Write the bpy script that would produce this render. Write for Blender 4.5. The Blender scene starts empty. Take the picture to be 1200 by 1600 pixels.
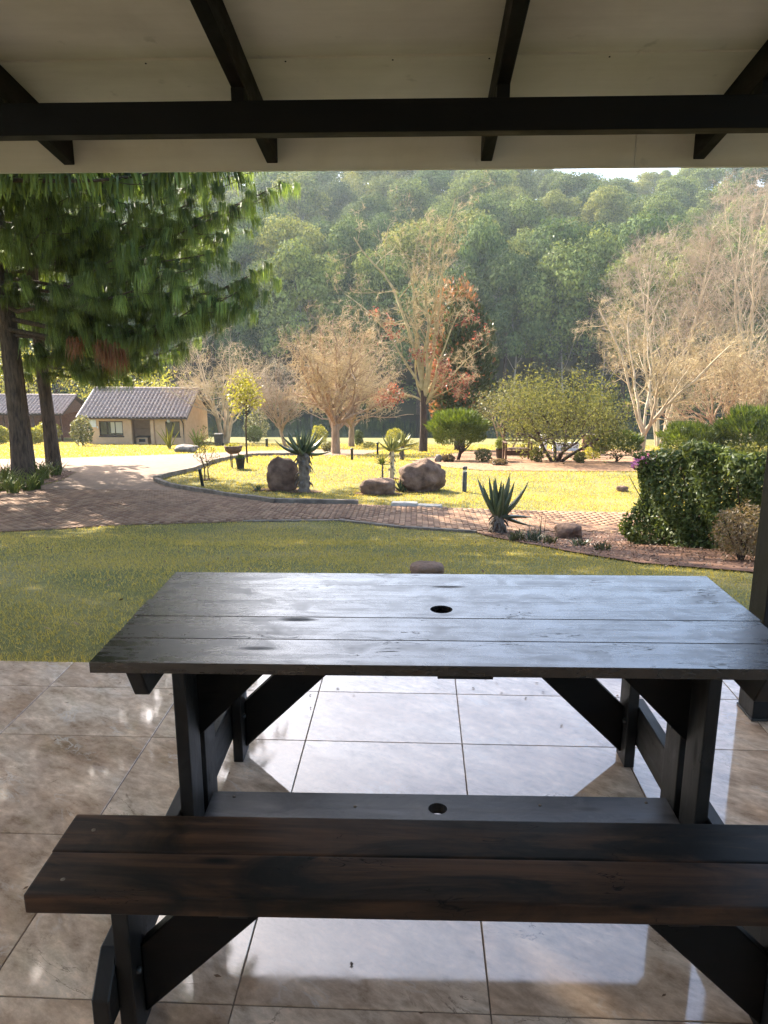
import bpy, bmesh, math
import numpy as np
from mathutils import Vector, Matrix, noise as mnoise
from mathutils.geometry import delaunay_2d_cdt

R = math.radians
SC = bpy.context.scene
COL = SC.collection

# ------------------------------------------------------------------ camera
CAM_H, F_PX, PITCH, YAW = 1.54, 1208.0, R(13.3), R(2.44)
cam_d = bpy.data.cameras.new("camera")
cam = bpy.data.objects.new("camera", cam_d); COL.objects.link(cam)
cam.location = (0, 0, CAM_H)
cam.rotation_euler = (R(90) - PITCH, 0, YAW)
cam_d.sensor_fit = 'VERTICAL'
cam_d.angle = 2 * math.atan(800 / F_PX)
cam_d.clip_start, cam_d.clip_end = 0.05, 3000
SC.camera = cam

# ------------------------------------------------------------------ sky, sun, exposure
SUN_EL, SUN_AZ = 34.0, -38.0        # degrees; azimuth measured from +Y towards +X
w = bpy.data.worlds.new("World"); SC.world = w; w.use_nodes = True
nt = w.node_tree
bg = nt.nodes["Background"]
sky = nt.nodes.new("ShaderNodeTexSky"); sky.sky_type = 'NISHITA'
sky.sun_disc = False
sky.sun_elevation = R(SUN_EL); sky.sun_rotation = R(SUN_AZ)
sky.altitude = 900; sky.air_density = 1.0; sky.dust_density = 4.5; sky.ozone_density = 1.0
nt.links.new(sky.outputs[0], bg.inputs[0]); bg.inputs[1].default_value = 0.15
sun_d = bpy.data.lights.new("sun", 'SUN'); sun_d.energy = 5.0; sun_d.angle = R(0.5)
sun_d.color = (1.0, 0.92, 0.78)
sun = bpy.data.objects.new("sun", sun_d); COL.objects.link(sun)
sdir = Vector((math.sin(R(SUN_AZ)) * math.cos(R(SUN_EL)), math.cos(R(SUN_AZ)) * math.cos(R(SUN_EL)), math.sin(R(SUN_EL))))
sun.rotation_euler = sdir.to_track_quat('Z', 'Y').to_euler()
sun.location = sdir * 100
SC.view_settings.view_transform = 'Standard'; SC.view_settings.look = 'None'
SC.view_settings.gamma = 1.0; SC.view_settings.use_curve_mapping = False
SC.view_settings.exposure = 2.2
SC.cycles.use_denoising = True
SC.cycles.denoising_prefilter = 'NONE'
SC.cycles.max_bounces = 8
SC.cycles.diffuse_bounces = 4
SC.cycles.glossy_bounces = 4
SC.cycles.transmission_bounces = 4
SC.cycles.volume_bounces = 1
SC.cycles.sample_clamp_indirect = 8

# ------------------------------------------------------------------ projection helpers (used to lay out the place on the real ground)
_w = np.array([-math.sin(YAW) * math.cos(PITCH), math.cos(YAW) * math.cos(PITCH), -math.sin(PITCH)])
_r = np.array([math.cos(YAW), math.sin(YAW), 0.0]); _u = np.cross(_r, _w)
_C = np.array([0, 0, CAM_H])
def ray(px, py): return (px - 600) / F_PX * _r + (800 - py) / F_PX * _u + _w
def at(px, py, Y):
    d = ray(px, py); return _C + d * (Y / d[1])
GY = np.array([-60, 0, 3.35, 3.9, 6, 9, 13, 16, 19, 25, 38, 58, 80, 84, 95, 106, 111, 125, 160, 220, 300, 340, 460.])
GZ = np.array([-.07, -.07, -.07, -.12, -.45, -1.06, -1.875, -2.10, -2.42, -2.86, -4.5, -7.04, -9.5, -10.4, -11.6, -10.4, -8.7, -5.0, 5.0, 23.0, 42.0, 45.0, 40.0])
def _pchip_slopes(x, y):
    h = np.diff(x); dl = np.diff(y) / h; m = np.zeros_like(y)
    for i in range(1, len(x) - 1):
        if dl[i-1] * dl[i] > 0:
            w1 = 2*h[i] + h[i-1]; w2 = h[i] + 2*h[i-1]
            m[i] = (w1 + w2) / (w1 / dl[i-1] + w2 / dl[i])
    m[0], m[-1] = dl[0], dl[-1]
    return m
GM = _pchip_slopes(GY, GZ)
def ground(x, y):
    x = np.asarray(x, float); y = np.asarray(y, float)
    k = np.clip(np.searchsorted(GY, y) - 1, 0, len(GY) - 2)
    h = GY[k+1] - GY[k]; t = np.clip((y - GY[k]) / h, 0, 1)
    z = (2*t**3 - 3*t**2 + 1) * GZ[k] + (t**3 - 2*t**2 + t) * h * GM[k] + (-2*t**3 + 3*t**2) * GZ[k+1] + (t**3 - t**2) * h * GM[k+1]
    hill = np.clip((y - 120) / 120, 0, 1)
    z = z + hill * (9.0 * np.clip((np.abs(x - 66) - 12) / 48, 0, 1) + 1.6 * np.sin(x * .045 + 1) * np.cos(y * .03))
    return z
def gz(x, y): return float(ground(x, y))
def spot(px, py):
    d = ray(px, py)
    Y = np.concatenate([np.linspace(1, 60, 3000), np.linspace(60, 330, 3000)])
    X = d[0] / d[1] * Y; Z = CAM_H + d[2] / d[1] * Y
    k = np.argmax(Z < ground(X, Y))
    return np.array([X[k], Y[k], gz(X[k], Y[k])])
def mpp(p):      # metres per photograph pixel at a point
    return float(np.dot(np.asarray(p) - _C, _w)) / F_PX

# ------------------------------------------------------------------ object helpers
def thing(name, label, cat, loc=(0, 0, 0), rz=0, group=None):
    o = bpy.data.objects.new(name, None); COL.objects.link(o)
    o.empty_display_size = .1
    o.location = loc; o.rotation_euler = (0, 0, rz)
    tag(o, label, cat, group); return o
def tag(o, label=None, cat=None, group=None, kind=None):
    if label: o["label"] = label
    if cat: o["category"] = cat
    if group: o["group"] = group
    if kind: o["kind"] = kind
    return o
def mesh(name, V, Fc, mat=None, smooth=False):
    V = np.asarray(V, np.float32).reshape(-1, 3)
    me = bpy.data.meshes.new(name)
    if isinstance(Fc, np.ndarray):
        Fc = Fc.astype(np.int32); n, k = Fc.shape
        me.vertices.add(len(V)); me.vertices.foreach_set("co", V.ravel())
        me.loops.add(n * k); me.loops.foreach_set("vertex_index", Fc.ravel())
        me.polygons.add(n)
        me.polygons.foreach_set("loop_start", np.arange(0, n * k, k, dtype=np.int32))
        me.update(calc_edges=True)
    else:
        me.from_pydata([tuple(map(float, v)) for v in V], [], [tuple(f) for f in Fc]); me.update()
    if smooth: me.polygons.foreach_set("use_smooth", np.ones(len(me.polygons), bool))
    if mat: me.materials.append(mat)
    return me
def put(name, me, parent=None, loc=(0, 0, 0), rot=(0, 0, 0), scale=(1, 1, 1)):
    o = bpy.data.objects.new(name, me); COL.objects.link(o)
    if parent: o.parent = parent
    o.location = loc; o.rotation_euler = rot; o.scale = scale
    return o
def obj(name, V, Fc, mat, parent=None, smooth=False, **k):
    return put(name, mesh(name, V, Fc, mat, smooth), parent, **k)

BOXF = [(0, 3, 2, 1), (4, 5, 6, 7), (0, 1, 5, 4), (1, 2, 6, 5), (2, 3, 7, 6), (3, 0, 4, 7)]
def boxv(x0, x1, y0, y1, z0, z1):
    return [(x0, y0, z0), (x1, y0, z0), (x1, y1, z0), (x0, y1, z0), (x0, y0, z1), (x1, y0, z1), (x1, y1, z1), (x0, y1, z1)]
def bm_mesh(name, bm, mat, smooth=False):
    me = bpy.data.meshes.new(name); bmesh.ops.recalc_face_normals(bm, faces=bm.faces); bm.to_mesh(me); bm.free()
    if mat: me.materials.append(mat)
    if smooth: me.polygons.foreach_set("use_smooth", np.ones(len(me.polygons), bool))
    return me
def prism_mesh(name, poly, axis, a0, a1, mat, bevel=0.0, seg=2):
    """poly: 2D outline; extruded along axis ('x','y','z') between a0 and a1"""
    bm = bmesh.new()
    def P(p, a):
        return {'x': (a, p[0], p[1]), 'y': (p[0], a, p[1]), 'z': (p[0], p[1], a)}[axis]
    A = [bm.verts.new(P(p, a0)) for p in poly]; B = [bm.verts.new(P(p, a1)) for p in poly]
    bm.faces.new(A); bm.faces.new(B[::-1])
    n = len(poly)
    for i in range(n): bm.faces.new((A[i], B[i], B[(i+1) % n], A[(i+1) % n]))
    bmesh.ops.recalc_face_normals(bm, faces=bm.faces)
    if bevel: bmesh.ops.bevel(bm, geom=list(bm.edges), offset=bevel, segments=seg, affect='EDGES', profile=.6, clamp_overlap=True)
    return bm_mesh(name, bm, mat)
def prism(name, poly, axis, a0, a1, mat, parent=None, bevel=0.0, seg=2, **k):
    return put(name, prism_mesh(name, poly, axis, a0, a1, mat, bevel, seg), parent, **k)
def box(name, x0, x1, y0, y1, z0, z1, mat, parent=None, bevel=0.0, **k):
    return prism(name, [(x0, y0), (x1, y0), (x1, y1), (x0, y1)], 'z', z0, z1, mat, parent, bevel, **k)
def tube_path(P, rad, sides=8, cap=True):
    P = np.asarray(P, float); n = len(P); rad = np.broadcast_to(np.asarray(rad, float), (n,))
    T = np.gradient(P, axis=0) if n > 2 else np.repeat((P[1] - P[0])[None], n, 0)
    T /= np.linalg.norm(T, axis=1, keepdims=True) + 1e-9
    ref = np.array([0, 0, 1.]) if abs(T[0, 2]) < .9 else np.array([1., 0, 0])
    A = np.cross(T, ref); A /= np.linalg.norm(A, axis=1, keepdims=True) + 1e-9
    B = np.cross(T, A)
    a = np.linspace(0, 2*np.pi, sides, endpoint=False)
    V = P[:, None] + rad[:, None, None] * (np.cos(a)[None, :, None] * A[:, None] + np.sin(a)[None, :, None] * B[:, None])
    i = np.arange(n - 1)[:, None] * sides; j = np.arange(sides)[None]; j2 = (j + 1) % sides
    Fq = np.stack([i + j, i + j2, i + sides + j2, i + sides + j], -1).reshape(-1, 4)
    return V.reshape(-1, 3), Fq
def seg_tubes(S, sides=3):
    S = np.asarray(S, float).reshape(-1, 8); p0, p1, r0, r1 = S[:, :3], S[:, 3:6], S[:, 6], S[:, 7]
    T = p1 - p0; T /= np.linalg.norm(T, axis=1, keepdims=True) + 1e-9
    ref = np.where(np.abs(T[:, 2:3]) < .9, np.array([[0, 0, 1.]]), np.array([[1., 0, 0]]))
    A = np.cross(T, ref); A /= np.linalg.norm(A, axis=1, keepdims=True) + 1e-9
    B = np.cross(T, A); a = np.linspace(0, 2*np.pi, sides, endpoint=False)
    ring = np.cos(a)[None, :, None] * A[:, None] + np.sin(a)[None, :, None] * B[:, None]
    V = np.concatenate([p0[:, None] + r0[:, None, None] * ring, p1[:, None] + r1[:, None, None] * ring], 1)
    n = len(S); i = np.arange(n)[:, None] * 2 * sides; j = np.arange(sides)[None]; j2 = (j + 1) % sides
    return V.reshape(-1, 3), np.stack([i + j, i + j2, i + sides + j2, i + sides + j], -1).reshape(-1, 4)
def join(parts):
    Vs, Fs, o = [], [], 0
    for V, Fq in parts:
        V = np.asarray(V, float).reshape(-1, 3); Vs.append(V); Fs.append(np.asarray(Fq) + o); o += len(V)
    return np.concatenate(Vs), np.concatenate(Fs)
def unit(v): return v / (np.linalg.norm(v, axis=-1, keepdims=True) + 1e-9)
def rnd_dirs(rng, n):
    v = rng.normal(size=(n, 3)); return unit(v)
def cards(rng, C, L, W, up=None, updir=0.0, nrm=None, nb=.6):
    """diamond-shaped leaves at centres C, random orientation blended towards direction `up`, or faces turned along `nrm`"""
    n = len(C); u = rnd_dirs(rng, n)
    if up is not None: u = unit(u * (1 - updir) + np.asarray(up) * updir)
    v = unit(np.cross(u, rnd_dirs(rng, n)))
    if nrm is not None:
        m = unit(nrm * nb + rnd_dirs(rng, n) * (1 - nb)); u = unit(np.cross(m, rnd_dirs(rng, n))); v = np.cross(m, u)
    L = np.broadcast_to(L, (n,))[:, None] * rng.uniform(.7, 1.25, (n, 1)); W = np.broadcast_to(W, (n,))[:, None] * rng.uniform(.7, 1.25, (n, 1))
    V = np.stack([C - u*L*.5, C + v*W*.5 - u*L*.08, C + u*L*.5, C - v*W*.5 - u*L*.08], 1).reshape(-1, 3)
    return V, np.arange(4*n).reshape(-1, 4)
def in_poly(x, y, poly):
    x = np.asarray(x); y = np.asarray(y); c = np.zeros(x.shape, bool); n = len(poly)
    for i in range(n):
        x1, y1 = poly[i]; x2, y2 = poly[(i+1) % n]
        if y1 == y2: continue
        c ^= ((y1 > y) != (y2 > y)) & (x < (x2 - x1) * (y - y1) / (y2 - y1) + x1)
    return c

# ------------------------------------------------------------------ materials
def new_mat(name):
    m = bpy.data.materials.new(name); m.use_nodes = True
    t = m.node_tree; b = t.nodes["Principled BSDF"]; return m, t, b
def N(t, typ, **k):
    n = t.nodes.new(typ)
    for a, v in k.items():
        if a.startswith("i_"): n.inputs[a[2:].replace("_", " ")].default_value = v
        else: setattr(n, a, v)
    return n
def ramp(t, fac, stops):
    n = t.nodes.new("ShaderNodeValToRGB"); e = n.color_ramp.elements
    while len(e) < len(stops): e.new(.5)
    for el, (p, c) in zip(e, stops): el.position = p; el.color = (*c, 1) if len(c) == 3 else c
    t.links.new(fac, n.inputs[0]); return n
def mixc(t, fac, a, b, mode='MIX'):
    n = t.nodes.new("ShaderNodeMix"); n.data_type = 'RGBA'; n.blend_type = mode
    for sock, v in ((n.inputs[0], fac), (n.inputs[6], a), (n.inputs[7], b)):
        if isinstance(v, bpy.types.NodeSocket): t.links.new(v, sock)
        elif isinstance(v, (int, float)): sock.default_value = v
        else: sock.default_value = (*v, 1)
    return n.outputs[2]
def coords(t, scale=(1, 1, 1), rot=(0, 0, 0), kind="Object", rand=0.0):
    tc = t.nodes.new("ShaderNodeTexCoord"); mp = t.nodes.new("ShaderNodeMapping")
    mp.inputs["Scale"].default_value = scale; mp.inputs["Rotation"].default_value = rot
    src = tc.outputs[kind]
    if kind == "World":
        pass
    if rand:
        oi = t.nodes.new("ShaderNodeObjectInfo"); mu = N(t, "ShaderNodeMath", operation='MULTIPLY'); mu.inputs[1].default_value = rand
        t.links.new(oi.outputs["Random"], mu.inputs[0])
        va = N(t, "ShaderNodeVectorMath", operation='ADD'); t.links.new(src, va.inputs[0]); t.links.new(mu.outputs[0], va.inputs[1]); src = va.outputs[0]
    t.links.new(src, mp.inputs[0]); return mp.outputs[0]
def wpos(t, scale=(1, 1, 1)):
    g = t.nodes.new("ShaderNodeNewGeometry"); mp = t.nodes.new("ShaderNodeMapping"); mp.inputs["Scale"].default_value = scale
    t.links.new(g.outputs["Position"], mp.inputs[0]); return mp.outputs[0]
def noise(t, vec, scale=5, detail=4, rough=.55, dist=0.0):
    n = t.nodes.new("ShaderNodeTexNoise"); t.links.new(vec, n.inputs["Vector"])
    n.inputs["Scale"].default_value = scale; n.inputs["Detail"].default_value = detail
    n.inputs["Roughness"].default_value = rough; n.inputs["Distortion"].default_value = dist
    return n.outputs["Fac"]
def bump(t, b, h, strength=.3, dist=.01):
    n = t.nodes.new("ShaderNodeBump"); n.inputs["Strength"].default_value = strength; n.inputs["Distance"].default_value = dist
    t.links.new(h, n.inputs["Height"]); t.links.new(n.outputs[0], b.inputs["Normal"]); return n
def setb(b, **k):
    for a, v in k.items():
        a = a.replace("_", " ")
        b.inputs[a].default_value = (*v, 1) if isinstance(v, tuple) else v
def simple(name, c1, c2, scale=8, rough=.8, bmp=.3, bd=.01, spec=.3, world=True, detail=5, stretch=(1, 1, 1), lo=.3, hi=.7):
    m, t, b = new_mat(name)
    v = wpos(t, stretch) if world else coords(t, stretch, rand=20)
    f = noise(t, v, scale, detail)
    r = ramp(t, f, [(lo, c1), (hi, c2)])
    t.links.new(r.outputs[0], b.inputs["Base Color"])
    setb(b, Roughness=rough, Specular_IOR_Level=spec)
    if bmp: bump(t, b, noise(t, v, scale * 3, 4), bmp, bd)
    return m
def leafmat(name, c1, c2, trans=.35, rough=.5, scale=.8, tcol=None, spec=.25, per_object=False, tint=False):
    """foliage: diffuse + translucent, colour varied per leaf and per clump"""
    m, t, b = new_mat(name)
    g = t.nodes.new("ShaderNodeNewGeometry")
    f = noise(t, wpos(t), scale, 3)
    a = N(t, "ShaderNodeMath", operation='MULTIPLY_ADD'); a.inputs[1].default_value = .55; t.links.new(g.outputs["Random Per Island"], a.inputs[0])
    s = N(t, "ShaderNodeMath", operation='MULTIPLY'); s.inputs[1].default_value = .55; t.links.new(f, s.inputs[0]); t.links.new(s.outputs[0], a.inputs[2])
    r = ramp(t, a.outputs[0], [(.2, c1), (.8, c2)])
    col = r.outputs[0]
    if tint:
        ta = N(t, "ShaderNodeAttribute", attribute_name='tint'); col = mixc(t, 1.0, col, ta.outputs["Fac"], 'MULTIPLY')
        cm = N(t, "ShaderNodeCombineColor"); [t.links.new(ta.outputs["Fac"], cm.inputs[q]) for q in range(3)]
        col = mixc(t, 1.0, r.outputs[0], cm.outputs[0], 'MULTIPLY')
    if per_object:
        oi = t.nodes.new("ShaderNodeObjectInfo")
        col = mixc(t, 1.0, col, ramp(t, oi.outputs["Random"], [(0, (.55, .66, .62)), (.35, (.85, .95, .85)), (.7, (1.2, 1.15, .95)), (1, (1.6, 1.45, 1.1))]).outputs[0], 'MULTIPLY')
    t.links.new(col, b.inputs["Base Color"]); setb(b, Roughness=rough, Specular_IOR_Level=spec)
    tr = t.nodes.new("ShaderNodeBsdfTranslucent")
    tc = mixc(t, 1.0, col, tcol or (1.25, 1.2, .7), 'MULTIPLY'); t.links.new(tc, tr.inputs[0])
    mx = t.nodes.new("ShaderNodeMixShader"); mx.inputs[0].default_value = trans
    t.links.new(b.outputs[0], mx.inputs[1]); t.links.new(tr.outputs[0], mx.inputs[2])
    t.links.new(mx.outputs[0], t.nodes["Material Output"].inputs[0]); return m

def wood_mat(name, axis, dark=(.012, .009, .007), brown=(.055, .03, .016), wear=.5, rough=(.28, .55), grey=None, spec=.5, scuff=None):
    """stained timber, grain along one axis of the object: grain lines, stain patches, knots, dents and scratches"""
    m, t, b = new_mat(name)
    ix = 'xyz'.index(axis)
    def C(along, across, rand): 
        st = [across] * 3; st[ix] = along; return coords(t, tuple(st), rand=rand)
    grain = noise(t, C(1.6, 34, 37), 1.0, 8, .7, .5)            # fine lines
    band = noise(t, C(.9, 7, 11), 1.3, 7, .62, 1.1)             # broad figure
    patchy = noise(t, C(1.7, 4.5, 23), 1.5, 6, .62, .9)         # worn and stained areas
    blot = noise(t, C(3.0, 5.0, 71), 2.4, 7, .68, .7)
    c = ramp(t, band, [(.32, dark), (.5, tuple((a + q) / 2 for a, q in zip(dark, brown))), (.68, brown)]).outputs[0]
    msk = ramp(t, patchy, [(.44 - wear * .12, (0, 0, 0)), (.60, (1, 1, 1))]).outputs[0]
    c = mixc(t, msk, c, dark)
    c = mixc(t, .85, c, ramp(t, grain, [(.34, (.35, .35, .35)), (.5, (.95, .95, .95)), (.68, (1.5, 1.45, 1.4))]).outputs[0], 'MULTIPLY')
    if grey:
        gm = ramp(t, blot, [(.46, (0, 0, 0)), (.66, (1, 1, 1))]).outputs[0]; c = mixc(t, gm, c, grey)
    vo = N(t, "ShaderNodeTexVoronoi", feature='F1'); t.links.new(C(2.4, 9, 53), vo.inputs["Vector"]); vo.inputs["Scale"].default_value = .9
    kn = ramp(t, vo.outputs["Distance"], [(.05, (1, 1, 1)), (.13, (0, 0, 0))]).outputs[0]
    c = mixc(t, kn, c, tuple(.3 * q for q in dark))
    # dents and scratches: thin broken strokes
    sn = noise(t, C(7, 30, 91), 1.0, 2, .5, 1.5)
    sb = N(t, "ShaderNodeMath", operation='SUBTRACT'); sb.inputs[1].default_value = .5; t.links.new(sn, sb.inputs[0])
    ab = N(t, "ShaderNodeMath", operation='ABSOLUTE'); t.links.new(sb.outputs[0], ab.inputs[0])
    st_ = ramp(t, ab.outputs[0], [(.0, (1, 1, 1)), (.018, (0, 0, 0))]).outputs[0]
    gate = ramp(t, noise(t, C(4, 9, 17), 1.2, 3), [(.58, (0, 0, 0)), (.64, (1, 1, 1))]).outputs[0]
    sc = mixc(t, 1.0, st_, gate, 'MULTIPLY'); c = mixc(t, sc, c, tuple(.35 * q for q in dark))
    t.links.new(c, b.inputs["Base Color"])
    rm = N(t, "ShaderNodeMath", operation='MULTIPLY_ADD'); rm.inputs[1].default_value = .4; t.links.new(grain, rm.inputs[0])
    rb = N(t, "ShaderNodeMath", operation='MULTIPLY'); rb.inputs[1].default_value = .6; t.links.new(blot, rb.inputs[0]); t.links.new(rb.outputs[0], rm.inputs[2])
    rr = ramp(t, rm.outputs[0], [(.36, (rough[0],) * 3), (.64, (rough[1],) * 3)]).outputs[0]
    rr = mixc(t, sc, rr, (.8, .8, .8)); rr = mixc(t, kn, rr, (.7, .7, .7))
    t.links.new(rr, b.inputs["Roughness"]); setb(b, Specular_IOR_Level=spec)
    h1 = N(t, "ShaderNodeMath", operation='MULTIPLY_ADD'); h1.inputs[1].default_value = .45; t.links.new(grain, h1.inputs[0]); t.links.new(band, h1.inputs[2])
    h2 = N(t, "ShaderNodeMath", operation='MULTIPLY_ADD'); h2.inputs[1].default_value = -.5; t.links.new(sc, h2.inputs[0]); t.links.new(h1.outputs[0], h2.inputs[2])
    bump(t, b, h2.outputs[0], .22, .003)
    return m

MAT = {}
MAT['table_x'] = wood_mat('dark_stained_wood_x', 'x', dark=(.007, .006, .006), brown=(.036, .021, .013), wear=.2, rough=(.12, .42), grey=(.016, .014, .013), spec=1.0)
MAT['bench_x'] = wood_mat('brown_worn_wood_x', 'x', dark=(.007, .006, .005), brown=(.105, .05, .025), wear=-.2, rough=(.42, .65), spec=.25)
MAT['frame_y'] = wood_mat('dark_wood_y', 'y', dark=(.004, .0035, .003), brown=(.014, .009, .006), wear=.4, rough=(.4, .65), grey=(.014, .013, .012), spec=.35)
MAT['frame_z'] = wood_mat('dark_wood_z', 'z', dark=(.004, .0035, .003), brown=(.014, .009, .006), wear=.3, rough=(.4, .65), grey=(.016, .015, .014), spec=.35)
MAT['frame_x'] = wood_mat('dark_wood_frame_x', 'x', dark=(.003, .0026, .0022), brown=(.010, .006, .004), wear=.4, rough=(.45, .7), spec=.2)
MAT['stretcher'] = wood_mat('grey_worn_wood_x', 'x', dark=(.02, .018, .016), brown=(.05, .042, .037), wear=.2, rough=(.3, .55), grey=(.08, .075, .07))
MAT['beam'] = wood_mat('black_beam_wood', 'x', dark=(.003, .0025, .0016), brown=(.007, .005, .003), wear=.3, rough=(.5, .75), spec=.15)
MAT['rafter'] = wood_mat('black_rafter_wood', 'y', dark=(.004, .003, .002), brown=(.013, .0075, .0045), wear=.2, rough=(.5, .75), spec=.15)
MAT['post'] = wood_mat('black_post_wood', 'z', dark=(.005, .0045, .004), brown=(.010, .008, .0065), wear=.5, rough=(.4, .65), spec=.3)

def tile_material():
    m, t, b = new_mat('glazed_travertine_tile')
    v = coords(t, (1, 1, 1), (0, 0, R(32)), rand=61)
    vs = N(t, "ShaderNodeVectorMath", operation='MULTIPLY'); vs.inputs[1].default_value = (1, 1.9, 1); t.links.new(v, vs.inputs[0]); v = vs.outputs[0]
    big = noise(t, v, 2.1, 6, .62, .35)
    med = noise(t, v, 7.5, 10, .74, .25)
    fine = noise(t, v, 30.0, 8, .75, .3)
    c = ramp(t, big, [(.32, (.40, .275, .185)), (.45, (.52, .385, .28)), (.56, (.60, .465, .35)), (.70, (.67, .56, .45))]).outputs[0]
    c = mixc(t, .95, c, ramp(t, med, [(.30, (.50, .43, .36)), (.44, (.86, .83, .79)), (.56, (1.1, 1.07, 1.03)), (.70, (1.5, 1.45, 1.38))]).outputs[0], 'MULTIPLY')
    c = mixc(t, .4, c, ramp(t, fine, [(.32, (.55, .5, .45)), (.5, (1, 1, 1)), (.7, (1.35, 1.32, 1.28))]).outputs[0], 'MULTIPLY')
    def vein(scale, dist, wdt, det):
        f = noise(t, v, scale, det, .6, dist)
        q = N(t, "ShaderNodeMath", operation='SUBTRACT'); q.inputs[1].default_value = .5; t.links.new(f, q.inputs[0])
        a = N(t, "ShaderNodeMath", operation='ABSOLUTE'); t.links.new(q.outputs[0], a.inputs[0])
        return ramp(t, a.outputs[0], [(0, (1, 1, 1)), (wdt, (0, 0, 0))]).outputs[0]
    gate = ramp(t, noise(t, v, 3.3, 4), [(.54, (0, 0, 0)), (.66, (.75, .75, .75))]).outputs[0]
    c = mixc(t, mixc(t, 1.0, vein(5.5, .8, .03, 6), gate, 'MULTIPLY'), c, (.58, .5, .42))
    gate2 = ramp(t, noise(t, v, 2.1, 3), [(.55, (0, 0, 0)), (.65, (.8, .8, .8))]).outputs[0]
    c = mixc(t, mixc(t, 1.0, vein(2.6, .7, .006, 7), gate2, 'MULTIPLY'), c, (.15, .095, .065))
    t.links.new(c, b.inputs["Base Color"])
    rr = ramp(t, med, [(.3, (.02,) * 3), (.75, (.055,) * 3)]).outputs[0]
    smud = ramp(t, noise(t, wpos(t, (1, 1, 1)), 2.7, 6, .65, .8), [(.52, (0, 0, 0)), (.72, (.16, .16, .16))]).outputs[0]      # dried water and footmarks dull the glaze
    rr = mixc(t, 1.0, rr, smud, 'ADD')
    t.links.new(rr, b.inputs["Roughness"]); setb(b, Specular_IOR_Level=.7, IOR=1.7)
    bump(t, b, med, .035, .002)
    return m
MAT['tile'] = tile_material()
MAT['grout'] = simple('brown_grout', (.12, .085, .06), (.2, .145, .105), 30, .9, .3)

def ceiling_material():
    m, t, b = new_mat('painted_ceiling_board')
    v = wpos(t)
    f = noise(t, v, 1.4, 6, .6, .4); f2 = noise(t, wpos(t, (.5, 6, 6)), 3, 5, .6)
    c = ramp(t, f, [(.3, (.50, .455, .355)), (.55, (.61, .565, .455)), (.75, (.68, .64, .54))]).outputs[0]
    c = mixc(t, .25, c, ramp(t, f2, [(.35, (.75, .74, .66)), (.65, (1.05, 1.05, 1.02))]).outputs[0], 'MULTIPLY')
    sp = ramp(t, noise(t, v, 11, 3), [(.68, (0, 0, 0)), (.76, (1, 1, 1))]).outputs[0]
    c = mixc(t, mixc(t, 1.0, sp, (.35, .35, .35), 'MULTIPLY'), c, (.26, .23, .16))
    t.links.new(c, b.inputs["Base Color"]); setb(b, Roughness=.7, Specular_IOR_Level=.2)
    bump(t, b, f2, .12, .003); return m
MAT['ceiling'] = ceiling_material()
MAT['wall_in'] = simple('cream_plaster', (.5, .44, .34), (.58, .52, .42), 5, .9, .2)

def lawn_material():
    m, t, b = new_mat('winter_lawn_soil')
    v = wpos(t)
    a = noise(t, v, .5, 5, .6, .5); f = noise(t, v, 14, 6, .7)
    c = ramp(t, a, [(.3, (.10, .11, .042)), (.5, (.16, .15, .055)), (.68, (.23, .195, .085))]).outputs[0]
    c = mixc(t, .6, c, ramp(t, f, [(.3, (.45, .42, .35)), (.7, (1.3, 1.25, 1.1))]).outputs[0], 'MULTIPLY')
    # wooded hillside: dark leaf litter further off
    sx = t.nodes.new("ShaderNodeSeparateXYZ"); g = t.nodes.new("ShaderNodeNewGeometry"); t.links.new(g.outputs["Position"], sx.inputs[0])
    mr = N(t, "ShaderNodeMapRange"); mr.inputs["From Min"].default_value = 78; mr.inputs["From Max"].default_value = 83; t.links.new(sx.outputs["Y"], mr.inputs["Value"])
    c = mixc(t, mr.outputs[0], c, (.045, .045, .022))
    t.links.new(c, b.inputs["Base Color"]); setb(b, Roughness=.95, Specular_IOR_Level=.1)
    bump(t, b, f, .6, .03); return m
MAT['lawn'] = lawn_material()
MAT['grass'] = leafmat('grass_blades', (.185, .195, .085), (.43, .385, .155), trans=.5, scale=.6, tcol=(1.6, 1.22, .25), rough=.55, spec=.25)
MAT['soil'] = simple('red_brown_mulch', (.07, .032, .017), (.20, .10, .055), 9, .95, .9, .03)
MAT['bedsoil'] = simple('orange_earth', (.14, .065, .03), (.32, .18, .09), 6, .95, .8, .03)

def brick_material():
    m, t, b = new_mat('clay_paver_sheet')
    v = wpos(t); g = wpos(t)
    br = t.nodes.new("ShaderNodeTexBrick"); mp = t.nodes.new("ShaderNodeMapping"); mp.inputs["Rotation"].default_value = (0, 0, R(90))
    t.links.new(g, mp.inputs[0]); t.links.new(mp.outputs[0], br.inputs["Vector"])
    br.inputs["Color1"].default_value = (.165, .095, .055, 1); br.inputs["Color2"].default_value = (.225, .14, .085, 1); br.inputs["Mortar"].default_value = (.10, .07, .05, 1)
    br.inputs["Scale"].default_value = 1; br.inputs["Mortar Size"].default_value = .008; br.inputs["Brick Width"].default_value = .21; br.inputs["Row Height"].default_value = .105
    c = mixc(t, .7, br.outputs["Color"], ramp(t, noise(t, v, 1.2, 5), [(.3, (.72, .69, .66)), (.7, (1.15, 1.07, .98))]).outputs[0], 'MULTIPLY')
    t.links.new(c, b.inputs["Base Color"]); setb(b, Roughness=.85, Specular_IOR_Level=.25)
    bump(t, b, br.outputs["Fac"], -.5, .008); return m
MAT['pave'] = brick_material()
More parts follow.
